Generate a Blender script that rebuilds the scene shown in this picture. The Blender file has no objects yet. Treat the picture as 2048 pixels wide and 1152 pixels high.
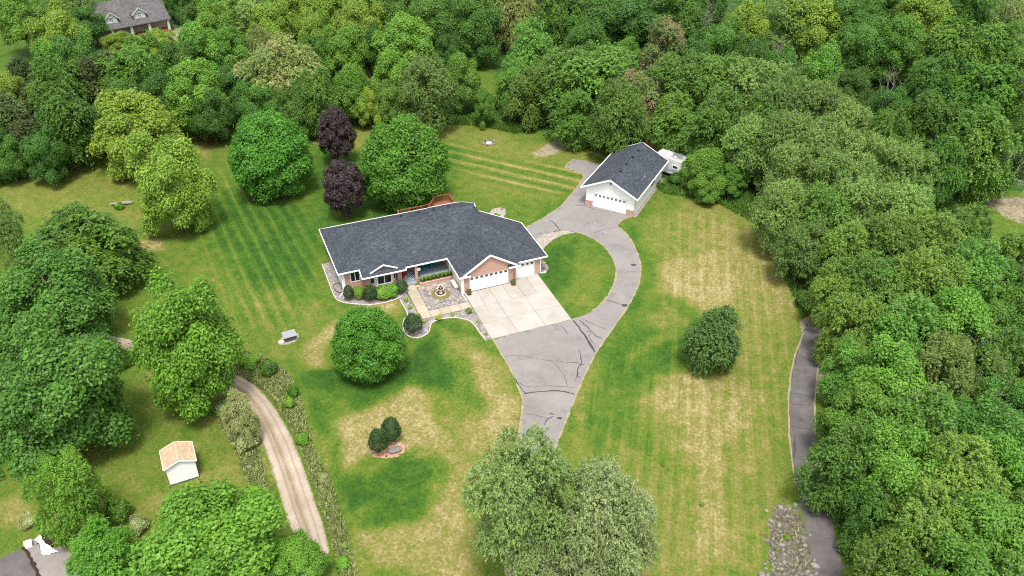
import bpy, math, random
import numpy as np

# ------------------------------------------------------------------ camera, sky, sun, exposure
scn = bpy.context.scene
COL = scn.collection
CAM_H, PITCH, FPX = 61.0, math.radians(35.29), 1750.0     # a drone 61 m up, looking down 35 degrees
cam_d = bpy.data.cameras.new('camera')
cam = bpy.data.objects.new('camera', cam_d); COL.objects.link(cam)
cam.location = (0, 0, CAM_H); cam.rotation_euler = (math.pi/2 - PITCH, 0, 0)
cam_d.sensor_width = 36.0; cam_d.lens = FPX/2048*36.0
cam_d.clip_start = 0.5; cam_d.clip_end = 9000
scn.camera = cam

SUN_DIR = np.array([0.02, -0.36, 0.93]); SUN_DIR /= np.linalg.norm(SUN_DIR)   # towards the sun
SUN_EL = math.asin(SUN_DIR[2]); SUN_AZ = math.atan2(SUN_DIR[0], SUN_DIR[1])
world = bpy.data.worlds.new('World'); scn.world = world; world.use_nodes = True
nt = world.node_tree; nt.nodes.clear()
sky = nt.nodes.new('ShaderNodeTexSky'); sky.sky_type = 'NISHITA'; sky.sun_disc = False
sky.sun_elevation = SUN_EL; sky.sun_rotation = SUN_AZ; sky.dust_density = 3.0; sky.ozone_density = 1.0
hsv = nt.nodes.new('ShaderNodeHueSaturation'); hsv.inputs['Saturation'].default_value = 0.15   # thin high cloud
bgn = nt.nodes.new('ShaderNodeBackground'); bgn.inputs['Strength'].default_value = 0.125
wo = nt.nodes.new('ShaderNodeOutputWorld')
nt.links.new(sky.outputs[0], hsv.inputs['Color']); nt.links.new(hsv.outputs[0], bgn.inputs['Color']); nt.links.new(bgn.outputs[0], wo.inputs['Surface'])
sun_d = bpy.data.lights.new('sun', 'SUN'); sun_d.energy = 1.5; sun_d.angle = math.radians(12); sun_d.color = (1.0, 0.96, 0.9)
sun = bpy.data.objects.new('sun', sun_d); COL.objects.link(sun)
from mathutils import Vector, Matrix
sun.rotation_euler = Vector(SUN_DIR).to_track_quat('Z', 'Y').to_euler()
vs = scn.view_settings; vs.view_transform = 'Standard'; vs.look = 'None'; vs.gamma = 1.0; vs.use_curve_mapping = False
vs.exposure = 1.55
scn.cycles.use_denoising = False      # keep the leaf and grass grain
scn.cycles.filter_width = 1.15
scn.cycles.max_bounces = 8; scn.cycles.diffuse_bounces = 2; scn.cycles.transmission_bounces = 3

# ------------------------------------------------------------------ survey helpers
def gp(x, y, z=0.0):
    """ground (or height z) point of a bearing read off the 2048x1152 photograph"""
    X, Y = (x-1024)/FPX, (576-y)/FPX
    d = np.array([X, math.cos(PITCH)+Y*math.sin(PITCH), -math.sin(PITCH)+Y*math.cos(PITCH)])
    t = (z-CAM_H)/d[2]
    return np.array([d[0]*t, d[1]*t, z])
def pxm(p):
    """photo pixels per metre at a world point"""
    q = np.asarray(p, float)-np.array([0, 0, CAM_H])
    return FPX/(q[1]*math.cos(PITCH)-q[2]*math.sin(PITCH))
def g2(pts): return [tuple(gp(x, y)[:2]) for x, y in pts]

# ------------------------------------------------------------------ node material helpers
def new_mat(name):
    m = bpy.data.materials.new(name); m.use_nodes = True
    n = m.node_tree; n.nodes.clear()
    out = n.nodes.new('ShaderNodeOutputMaterial'); b = n.nodes.new('ShaderNodeBsdfPrincipled')
    n.links.new(b.outputs[0], out.inputs['Surface'])
    return m, n, b
def N(n, t, **kw):
    nd = n.nodes.new(t)
    for k, v in kw.items():
        if k.startswith('i_'):
            key = k[2:]
            key = int(key) if key.isdigit() else key.replace('_', ' ')
            nd.inputs[key].default_value = v
        else: setattr(nd, k, v)
    return nd
def ramp(n, stops, interp='LINEAR'):
    r = n.nodes.new('ShaderNodeValToRGB'); e = r.color_ramp.elements; r.color_ramp.interpolation = interp
    while len(e) < len(stops): e.new(0.5)
    for i, (p, c) in enumerate(stops):
        e[i].position = p; e[i].color = (*c, 1) if len(c) == 3 else c
    return r
def mixc(n, a, b, fac, mode='MIX'):
    m = n.nodes.new('ShaderNodeMix'); m.data_type = 'RGBA'; m.blend_type = mode
    for s, v in ((0, fac), (6, a), (7, b)):
        if hasattr(v, 'is_linked') or isinstance(v, bpy.types.NodeSocket): n.links.new(v, m.inputs[s])
        else: m.inputs[s].default_value = v if s == 0 else ((*v, 1) if len(v) == 3 else v)
    return m.outputs[2]
def mth(n, op, a, b=0.0, clamp=False):
    m = n.nodes.new('ShaderNodeMath'); m.operation = op; m.use_clamp = clamp
    for i, v in enumerate((a, b)):
        if isinstance(v, bpy.types.NodeSocket): n.links.new(v, m.inputs[i])
        else: m.inputs[i].default_value = v
    return m.outputs[0]
def noise(n, vec, scale, detail=3.0, rough=0.55, out=0):
    t = N(n, 'ShaderNodeTexNoise'); t.inputs['Scale'].default_value = scale; t.inputs['Detail'].default_value = detail; t.inputs['Roughness'].default_value = rough
    if vec is not None: n.links.new(vec, t.inputs['Vector'])
    return t.outputs[out]
def obj_co(n, turned=True):
    o = n.nodes.new('ShaderNodeTexCoord').outputs['Object']
    if not turned: return o
    mp = n.nodes.new('ShaderNodeMapping'); mp.inputs['Location'].default_value = (3.7, 1.3, .43); mp.inputs['Rotation'].default_value = (.45, .31, .62)   # off the noise lattice
    n.links.new(o, mp.inputs['Vector']); return mp.outputs[0]
def bump(n, b, h, strength=0.4, dist=0.02):
    k = N(n, 'ShaderNodeBump'); k.inputs['Strength'].default_value = strength; k.inputs['Distance'].default_value = dist
    n.links.new(h, k.inputs['Height']); n.links.new(k.outputs[0], b.inputs['Normal'])
def setp(b, rough=0.8, spec=0.3, metal=0.0):
    b.inputs['Roughness'].default_value = rough; b.inputs['Specular IOR Level'].default_value = spec; b.inputs['Metallic'].default_value = metal
def plain(name, c1, c2=None, scale=3.0, rough=0.7, spec=0.3, bmp=0.0, metal=0.0, per_object=0.0):
    """two-tone noisy surface"""
    m, n, b = new_mat(name); setp(b, rough, spec, metal)
    co = obj_co(n)
    if c2 is None: c2 = tuple(0.8*x for x in c1)
    f = noise(n, co, scale, 5, 0.6)
    r = ramp(n, [(0.3, c1), (0.7, c2)]); n.links.new(f, r.inputs[0]); c = r.outputs[0]
    if per_object:
        oi = N(n, 'ShaderNodeObjectInfo')
        v = mth(n, 'ADD', mth(n, 'MULTIPLY', oi.outputs['Random'], 2*per_object), 1-per_object)
        h = N(n, 'ShaderNodeHueSaturation'); n.links.new(c, h.inputs['Color']); n.links.new(v, h.inputs['Value']); c = h.outputs[0]
    n.links.new(c, b.inputs['Base Color'])
    if bmp: bump(n, b, noise(n, co, scale*6, 4), bmp, 0.03)
    return m

M = {}
M['white'] = plain('white_paint', (.80, .80, .79), (.74, .74, .73), 1.5, 0.5)
M['trim'] = plain('white_trim', (.82, .82, .81), (.76, .76, .75), 2, 0.45)
M['cream'] = None
M['glass'] = plain('dark_glass', (.012, .016, .018), (.03, .036, .04), .8, 0.08, 0.8)
M['black'] = plain('black_plastic', (.012, .012, .013), (.02, .02, .02), 5, 0.5)
M['wood'] = plain('red_cedar', (.26, .09, .045), (.17, .06, .035), 4, 0.7)
M['bark'] = plain('bark', (.075, .058, .045), (.13, .105, .085), 3, 0.95, .1, .6)
M['pale_bark'] = plain('pale_bark', (.42, .40, .36), (.20, .18, .16), 4, 0.9, .1, .3)
M['dead_wood'] = plain('dead_wood', (.27, .235, .21), (.17, .14, .125), 3, 0.95, .1)
M['stone'] = plain('fieldstone', (.19, .165, .15), (.12, .107, .10), 2.2, 0.9, .2, .5, per_object=.45)
M['pinkstone'] = plain('pink_flagstone', (.42, .25, .19), (.32, .2, .17), 3, 0.9, .2, .4, per_object=.2)
M['terracotta'] = plain('terracotta', (.28, .085, .05), (.2, .06, .04), 6, .8)
M['soil'] = plain('black_soil', (.022, .015, .011), (.045, .03, .02), 5, 1, .1, .8)
M['tarp'] = plain('white_tarp', (.72, .74, .78), (.6, .62, .66), 4, .4)
M['blue'] = plain('turquoise_paint', (.008, .22, .30), (.006, .17, .25), 4, .5)
M['greyfloor'] = plain('grey_porch_paint', (.24, .27, .30), (.20, .225, .25), 1.5, .5)
M['redflower'] = plain('red_petals', (.42, .012, .03), (.3, .01, .03), 9, .6)
M['purpleflower'] = plain('purple_petals', (.12, .012, .06), (.05, .01, .03), 9, .6)
M['benchstone'] = plain('cast_stone', (.62, .55, .45), (.52, .46, .38), 5, .8)
M['red_car'] = plain('red_car_paint', (.17, .006, .008), (.13, .005, .007), 1, .25, .6)
M['rubber'] = plain('rubber', (.012, .012, .012), (.02, .02, .02), 6, .8)
M['metal'] = plain('grey_metal', (.32, .33, .35), (.26, .27, .29), 4, .45, .5, metal=.4)
M['camper'] = plain('camper_roof', (.40, .40, .41), (.31, .31, .32), 2, .5)
M['camper_side'] = plain('camper_side', (.58, .58, .57), (.5, .5, .5), 1.5, .5)
M['twine'] = plain('black_hose', (.015, .018, .015), (.02, .02, .02), 4, .5)

def shingle_mat(name, stops, sx=0.33, sy=0.143, contrast=1.0, blotch=.35):
    m, n, b = new_mat(name); setp(b, 0.92, 0.2)
    uv = N(n, 'ShaderNodeUVMap')
    br = N(n, 'ShaderNodeTexBrick'); n.links.new(uv.outputs[0], br.inputs['Vector'])
    br.inputs['Color1'].default_value = (0, 0, 0, 1); br.inputs['Color2'].default_value = (1, 1, 1, 1); br.inputs['Mortar'].default_value = (0.2, .2, .2, 1)
    br.inputs['Scale'].default_value = 1; br.inputs['Brick Width'].default_value = sx; br.inputs['Row Height'].default_value = sy; br.inputs['Mortar Size'].default_value = 0.008
    f2 = noise(n, uv.outputs[0], 9.0, 4, .75); f3 = noise(n, uv.outputs[0], .35, 3, .5)
    v = mth(n, 'ADD', mth(n, 'MULTIPLY', br.outputs['Color'], .42*contrast), mth(n, 'MULTIPLY', f2, .62))
    v = mth(n, 'ADD', v, mth(n, 'MULTIPLY', mth(n, 'SUBTRACT', f3, .5), blotch))
    r = ramp(n, stops); n.links.new(v, r.inputs[0]); n.links.new(r.outputs[0], b.inputs['Base Color'])
    bump(n, b, br.outputs['Fac'], .5, .02)
    return m
M['shingle'] = shingle_mat('charcoal_shingles', [(.12, (.018, .0215, .027)), (.45, (.036, .042, .051)), (.72, (.058, .066, .077)), (.95, (.14, .15, .165))])
M['tan_shingle'] = shingle_mat('tan_shingles', [(.12, (.31, .205, .13)), (.5, (.37, .26, .172)), (.85, (.44, .325, .225))], .30, .16, 1.3, .06)
M['old_shingle'] = shingle_mat('weathered_shingles', [(.12, (.035, .033, .034)), (.5, (.085, .08, .08)), (.9, (.15, .14, .14))])

def brick_mat():
    m, n, b = new_mat('pink_brick'); setp(b, .9, .2)
    uv = N(n, 'ShaderNodeUVMap')
    br = N(n, 'ShaderNodeTexBrick'); n.links.new(uv.outputs[0], br.inputs['Vector'])
    br.inputs['Color1'].default_value = (.42, .21, .15, 1); br.inputs['Color2'].default_value = (.25, .10, .07, 1); br.inputs['Mortar'].default_value = (.45, .38, .33, 1)
    br.inputs['Scale'].default_value = 1; br.inputs['Brick Width'].default_value = .22; br.inputs['Row Height'].default_value = .075; br.inputs['Mortar Size'].default_value = .009
    f = noise(n, uv.outputs[0], 6, 4, .7)
    c = mixc(n, br.outputs['Color'], (.52, .33, .26), mth(n, 'MULTIPLY', f, .6))
    n.links.new(c, b.inputs['Base Color']); bump(n, b, br.outputs['Fac'], -.4, .01)
    return m
M['brick'] = brick_mat()
def siding_mat(name, c, row=.12):
    m, n, b = new_mat(name); setp(b, .55, .3)
    uv = N(n, 'ShaderNodeUVMap'); sp = N(n, 'ShaderNodeSeparateXYZ'); n.links.new(uv.outputs[0], sp.inputs[0])
    fr = mth(n, 'FRACT', mth(n, 'DIVIDE', sp.outputs[1], row))
    f = noise(n, uv.outputs[0], 2.0, 4)
    r = ramp(n, [(.3, tuple(.93*x for x in c)), (.7, c)]); n.links.new(f, r.inputs[0])
    n.links.new(r.outputs[0], b.inputs['Base Color']); bump(n, b, fr, -.6, .02)
    return m
M['siding'] = siding_mat('white_lap_siding', (.80, .80, .79))
M['cream'] = siding_mat('cream_lap_siding', (.70, .66, .57))

def paving(name, c1, c2, c3, blot=.25, rough=.9):
    m, n, b = new_mat(name); setp(b, rough, .2)
    co = obj_co(n)
    f1 = noise(n, co, blot, 4, .6); f2 = noise(n, co, 9, 3, .7); f3 = noise(n, co, 1.3, 4, .65)
    r = ramp(n, [(.3, c1), (.52, c2), (.75, c3)]); v = mth(n, 'ADD', mth(n, 'MULTIPLY', f1, .7), mth(n, 'MULTIPLY', f3, .3)); n.links.new(v, r.inputs[0])
    f4 = noise(n, co, .55, 6, .72)
    st = mth(n, 'MULTIPLY', mth(n, 'SUBTRACT', f4, .56), 7.0, clamp=True)
    c = mixc(n, r.outputs[0], tuple(.62*x for x in c1), mth(n, 'MULTIPLY', st, .55))
    c = mixc(n, c, tuple(.5*x for x in c1), mth(n, 'MULTIPLY', mth(n, 'GREATER_THAN', f2, .6), .35))
    n.links.new(c, b.inputs['Base Color']); bump(n, b, f2, .25, .01)
    return m
M['drygrass'] = plain('dry_grass_edge', (.30, .25, .165), (.16, .14, .08), 4, 1, .1)
M['asphalt'] = paving('aged_asphalt', (.148, .135, .129), (.184, .169, .162), (.218, .202, .193))
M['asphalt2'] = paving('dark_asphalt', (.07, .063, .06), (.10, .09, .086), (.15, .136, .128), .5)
M['asphalt3'] = paving('pale_asphalt', (.16, .143, .132), (.2, .178, .163), (.23, .207, .187), .5)
M['sealant'] = plain('crack_sealant', (.03, .028, .028), (.05, .047, .046), 6, .7)
M['concrete'] = None
def concrete_mat(name, base, stain):
    m, n, b = new_mat(name); setp(b, .85, .25)
    co = obj_co(n); oi = N(n, 'ShaderNodeObjectInfo')
    v = N(n, 'ShaderNodeVectorMath'); v.operation = 'ADD'; n.links.new(co, v.inputs[0]); 
    f1 = noise(n, co, .5, 5, .62); f2 = noise(n, co, 12, 3, .6); f3 = noise(n, co, 2.2, 5, .7)
    r = ramp(n, [(.32, stain), (.55, base), (.8, tuple(min(1, 1.08*x) for x in base))]); n.links.new(mth(n, 'ADD', mth(n, 'MULTIPLY', f1, .75), mth(n, 'MULTIPLY', f3, .25)), r.inputs[0])
    h = N(n, 'ShaderNodeHueSaturation'); n.links.new(r.outputs[0], h.inputs['Color'])
    n.links.new(mth(n, 'ADD', mth(n, 'MULTIPLY', oi.outputs['Random'], .12), .92), h.inputs['Value'])
    n.links.new(h.outputs[0], b.inputs['Base Color']); bump(n, b, f2, .15, .01)
    return m
M['concrete'] = concrete_mat('pale_concrete', (.315, .292, .262), (.255, .228, .185))
M['walkconc'] = concrete_mat('warm_concrete', (.325, .285, .222), (.265, .22, .155))
def gravel_mat(name, cols, scale):
    m, n, b = new_mat(name); setp(b, .9, .2)
    co = obj_co(n); v = N(n, 'ShaderNodeTexVoronoi'); v.inputs['Scale'].default_value = scale; n.links.new(co, v.inputs['Vector'])
    sp = N(n, 'ShaderNodeSeparateColor'); n.links.new(v.outputs['Color'], sp.inputs[0])
    k = len(cols); r = ramp(n, [(i/(k-1), c) for i, c in enumerate(cols)]); n.links.new(sp.outputs[0], r.inputs[0])
    n.links.new(r.outputs[0], b.inputs['Base Color']); bump(n, b, v.outputs['Distance'], -.8, .06)
    return m
M['gravel'] = gravel_mat('river_gravel', [(.08, .07, .068), (.175, .155, .145), (.24, .205, .19), (.135, .125, .125), (.34, .30, .27)], 6)
M['palegravel'] = gravel_mat('pale_gravel', [(.21, .185, .155), (.29, .255, .22), (.18, .155, .14), (.37, .33, .29)], 7)
M['stonydirt'] = gravel_mat('stony_dirt', [(.07, .055, .04), (.12, .10, .075), (.05, .06, .025), (.16, .135, .11)], 5)
M['mulch'] = gravel_mat('red_mulch', [(.30, .15, .09), (.42, .24, .15), (.22, .11, .07), (.46, .30, .2)], 9)

def dirt_mat():
    m, n, b = new_mat('track_dirt'); setp(b, 1, .1)
    co = obj_co(n); uv = N(n, 'ShaderNodeUVMap'); sp = N(n, 'ShaderNodeSeparateXYZ'); n.links.new(uv.outputs[0], sp.inputs[0])
    f1 = noise(n, co, .35, 4, .6); f2 = noise(n, co, 2.5, 5, .7); f3 = noise(n, co, 9, 3, .7)
    r = ramp(n, [(.3, (.21, .165, .125)), (.5, (.31, .255, .20)), (.72, (.40, .34, .275))]); n.links.new(mth(n, 'ADD', mth(n, 'MULTIPLY', f1, .6), mth(n, 'MULTIPLY', f3, .4)), r.inputs[0])
    x = sp.outputs[0]
    crown = mth(n, 'SUBTRACT', 1.0, mth(n, 'MULTIPLY', mth(n, 'ABSOLUTE', mth(n, 'SUBTRACT', mth(n, 'ADD', x, mth(n, 'MULTIPLY', mth(n, 'SUBTRACT', f2, .5), .12)), .46)), 6.5), clamp=True)
    crown = mth(n, 'MULTIPLY', crown, mth(n, 'GREATER_THAN', f3, .43))
    c = mixc(n, r.outputs[0], (.15, .105, .05), mth(n, 'MULTIPLY', crown, .85))
    rut = mth(n, 'SUBTRACT', 1.0, mth(n, 'MULTIPLY', mth(n, 'ABSOLUTE', mth(n, 'SUBTRACT', x, .3)), 14.0), clamp=True)
    c = mixc(n, c, (.17, .13, .095), mth(n, 'MULTIPLY', rut, .75))
    rut2 = mth(n, 'SUBTRACT', 1.0, mth(n, 'MULTIPLY', mth(n, 'ABSOLUTE', mth(n, 'SUBTRACT', mth(n, 'ADD', x, mth(n, 'MULTIPLY', mth(n, 'SUBTRACT', f1, .5), .1)), .74)), 20.0), clamp=True)
    c = mixc(n, c, (.19, .15, .11), mth(n, 'MULTIPLY', rut2, .7))
    ed = mth(n, 'MULTIPLY', mth(n, 'SUBTRACT', mth(n, 'ADD', mth(n, 'ABSOLUTE', mth(n, 'SUBTRACT', x, .5)), mth(n, 'MULTIPLY', mth(n, 'SUBTRACT', f2, .5), .3)), .41), 12.0, clamp=True)
    c = mixc(n, c, (.10, .115, .04), mth(n, 'MULTIPLY', ed, .8))
    n.links.new(c, b.inputs['Base Color']); bump(n, b, f2, .6, .08)
    return m
M['dirt'] = dirt_mat()

def lawn_mat():
    m, n, b = new_mat('lawn'); setp(b, .95, .12)
    co = obj_co(n); raw = obj_co(n, False)
    a1 = N(n, 'ShaderNodeAttribute', attribute_name='lawn'); a2 = N(n, 'ShaderNodeAttribute', attribute_name='mow')
    s1 = N(n, 'ShaderNodeSeparateColor'); n.links.new(a1.outputs['Color'], s1.inputs[0])
    s2 = N(n, 'ShaderNodeSeparateColor'); n.links.new(a2.outputs['Color'], s2.inputs[0])
    dry, lush, soil = s1.outputs
    nf = noise(n, co, 3.3, 4, .8); nm = noise(n, co, .8, 5, .68); nl = noise(n, co, .12, 3, .5)
    # streaks along the mowing direction
    def band(angle, width, sharp):
        mp = N(n, 'ShaderNodeMapping'); mp.inputs['Rotation'].default_value = (0, 0, -angle); mp.inputs['Location'].default_value = (0, 0, .4); n.links.new(raw, mp.inputs['Vector'])
        sp = N(n, 'ShaderNodeSeparateXYZ'); n.links.new(mp.outputs[0], sp.inputs[0])
        y = mth(n, 'ADD', sp.outputs[1], mth(n, 'MULTIPLY', nm, .5))
        w = mth(n, 'SINE', mth(n, 'MULTIPLY', y, 2*math.pi/width))
        w = mth(n, 'POWER', mth(n, 'ADD', mth(n, 'MULTIPLY', w, .5), .5), sharp)
        sc = N(n, 'ShaderNodeMapping'); sc.inputs['Scale'].default_value = (.12, 3.0, 1); n.links.new(mp.outputs[0], sc.inputs['Vector'])
        st = noise(n, sc.outputs[0], 1.0, 3, .7)
        return w, st
    w1, st1 = band(math.radians(-63), 1.55, 2.2)
    w2, st2 = band(math.radians(-100), 1.5, 1.2)
    w3, st3 = band(math.radians(-26), 2.35, 2.0)
    t = dry
    sp_amp = mth(n, 'ADD', .36, mth(n, 'MULTIPLY', dry, 1.5))
    t = mth(n, 'ADD', t, mth(n, 'MULTIPLY', mth(n, 'SUBTRACT', nf, .5), sp_amp))
    t = mth(n, 'ADD', t, mth(n, 'MULTIPLY', mth(n, 'SUBTRACT', nm, .5), .72))
    t = mth(n, 'ADD', t, mth(n, 'MULTIPLY', mth(n, 'SUBTRACT', nl, .5), .25))
    for w, st, mk, amp, off in ((w1, st1, s2.outputs[0], .24, .35), (w2, st2, s2.outputs[1], .10, .5), (w3, st3, s2.outputs[2], .40, .36)):
        k = mth(n, 'ADD', mth(n, 'MULTIPLY', mth(n, 'SUBTRACT', w, off), amp), mth(n, 'MULTIPLY', mth(n, 'SUBTRACT', st, .5), .65))
        t = mth(n, 'ADD', t, mth(n, 'MULTIPLY', k, mk))
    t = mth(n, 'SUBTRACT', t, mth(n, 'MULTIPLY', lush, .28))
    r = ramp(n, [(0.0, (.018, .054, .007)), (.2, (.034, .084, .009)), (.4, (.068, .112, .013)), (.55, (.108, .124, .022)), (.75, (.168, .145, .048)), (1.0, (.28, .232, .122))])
    n.links.new(t, r.inputs[0])
    rs = ramp(n, [(.35, (.14, .105, .07)), (.55, (.25, .20, .145)), (.75, (.33, .275, .205))]); n.links.new(mth(n, 'ADD', mth(n, 'MULTIPLY', nm, .5), mth(n, 'MULTIPLY', nf, .5)), rs.inputs[0])
    sf = mth(n, 'MULTIPLY', mth(n, 'SUBTRACT', mth(n, 'ADD', soil, mth(n, 'MULTIPLY', mth(n, 'SUBTRACT', nf, .5), 1.1)), .42), 5.0, clamp=True)
    c = mixc(n, r.outputs[0], rs.outputs[0], sf)
    n.links.new(c, b.inputs['Base Color'])
    bump(n, b, mth(n, 'ADD', nf, mth(n, 'MULTIPLY', nm, .6)), .55, .12)
    return m
M['lawn'] = lawn_mat()

def leaf_mat(name, dark, light, trans=.28, hue=.010, val=.22, tint=None, tint_amt=0.0, patch=None):
    m = bpy.data.materials.new(name); m.use_nodes = True; n = m.node_tree; n.nodes.clear()
    out = n.nodes.new('ShaderNodeOutputMaterial')
    at = N(n, 'ShaderNodeAttribute', attribute_name='var'); oi = N(n, 'ShaderNodeObjectInfo')
    r = ramp(n, [(0.0, dark), (.6, tuple((a+b)/2 for a, b in zip(dark, light))), (1.0, light)]); n.links.new(at.outputs['Fac'], r.inputs[0])
    c = r.outputs[0]
    if patch:   # withered or pale boughs
        f = noise(n, obj_co(n), .28, 3, .6)
        k = mth(n, 'MULTIPLY', mth(n, 'SUBTRACT', f, patch[1]), 9.0, clamp=True)
        c = mixc(n, c, patch[0], mth(n, 'MULTIPLY', k, patch[2]))
    h = N(n, 'ShaderNodeHueSaturation'); n.links.new(c, h.inputs['Color'])
    n.links.new(mth(n, 'ADD', .494-hue, mth(n, 'MULTIPLY', oi.outputs['Random'], 2*hue)), h.inputs['Hue'])
    rv = mth(n, 'FRACT', mth(n, 'MULTIPLY', oi.outputs['Random'], 7.31))
    n.links.new(mth(n, 'ADD', 1-val, mth(n, 'MULTIPLY', rv, 2*val)), h.inputs['Value'])
    d = N(n, 'ShaderNodeBsdfPrincipled'); d.inputs['Roughness'].default_value = .55; d.inputs['Specular IOR Level'].default_value = .3
    tr = N(n, 'ShaderNodeBsdfTranslucent'); mx = N(n, 'ShaderNodeMixShader'); mx.inputs[0].default_value = trans
    n.links.new(h.outputs[0], d.inputs['Base Color'])
    hs = N(n, 'ShaderNodeHueSaturation'); n.links.new(h.outputs[0], hs.inputs['Color']); hs.inputs['Value'].default_value = 1.25; hs.inputs['Hue'].default_value = .485
    n.links.new(hs.outputs[0], tr.inputs['Color'])
    n.links.new(d.outputs[0], mx.inputs[1]); n.links.new(tr.outputs[0], mx.inputs[2]); n.links.new(mx.outputs[0], out.inputs['Surface'])
    return m
LEAF = {
 'round':  leaf_mat('maple_leaf', (0.026, 0.11, 0.008), (0.105, 0.305, 0.024), hue=.008, val=.08),
 'lf':     leaf_mat('bright_leaf', (0.038, 0.125, 0.01), (0.16, 0.33, 0.036)),
 'lfh':    leaf_mat('garden_leaf', (.042, .135, .009), (.175, .365, .032), hue=.004, val=.05),
 'mp':     leaf_mat('deep_leaf', (0.022, 0.082, 0.01), (0.095, 0.225, 0.026)),
 'wn':     leaf_mat('walnut_leaf', (.028, .098, .011), (.122, .255, .028)),
 'wl':     leaf_mat('willow_leaf', (0.075, 0.135, 0.028), (0.25, 0.31, 0.085), hue=.015, patch=((.28, .235, .11), .56, .6)),
 'gg':     leaf_mat('cottonwood_leaf', (.058, .128, .020), (.225, .350, .078), hue=.015, val=.24),
 'el':     leaf_mat('elm_leaf', (0.044, 0.125, 0.015), (0.175, 0.325, 0.045), hue=.018, val=.24, patch=((.22, .19, .11), .62, .5)),
 'yg':     leaf_mat('yellowgreen_leaf', (0.08, 0.17, 0.013), (0.245, 0.365, 0.042), hue=.012, val=.12),
 'pn':     leaf_mat('pine_needle', (0.03, 0.062, 0.015), (0.105, 0.155, 0.042), hue=.015, val=.15),
 'br':     leaf_mat('withered_leaf', (0.07, 0.12, 0.03), (0.19, 0.26, 0.07), patch=((.27, .175, .105), .48, .8)),
 'purple': leaf_mat('purple_leaf', (.013, .008, .009), (.060, .040, .038), trans=.12, hue=.01, val=.1),
 'birch':  leaf_mat('birch_leaf', (0.075, 0.155, 0.034), (0.27, 0.39, 0.115), hue=.005, val=.05),
 'birch2': leaf_mat('pale_birch_leaf', (0.095, 0.15, 0.048), (0.31, 0.38, 0.15), hue=.005, val=.05),
 'crab':   leaf_mat('crabapple_leaf', (.026, .085, .015), (.115, .215, .045), hue=.005, val=.05),
 'yew':    leaf_mat('yew_leaf', (0.010, 0.032, 0.008), (0.040, 0.094, 0.020), trans=.1, hue=.01, val=.12),
 'spirea': leaf_mat('spirea_leaf', (0.05, 0.15, 0.012), (0.17, 0.36, 0.03), hue=.015, val=.12),
 'lime':   leaf_mat('lime_leaf', (0.173, 0.253, 0.023), (0.384, 0.474, 0.064), hue=.01, val=.1),
 'grass':  leaf_mat('tall_grass_blade', (0.046, 0.132, 0.014), (0.166, 0.294, 0.045), hue=.02, val=.2),
 'weed':   leaf_mat('weed_leaf', (.085, .15, .03), (.36, .40, .17), hue=.03, val=.2),
}

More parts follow.
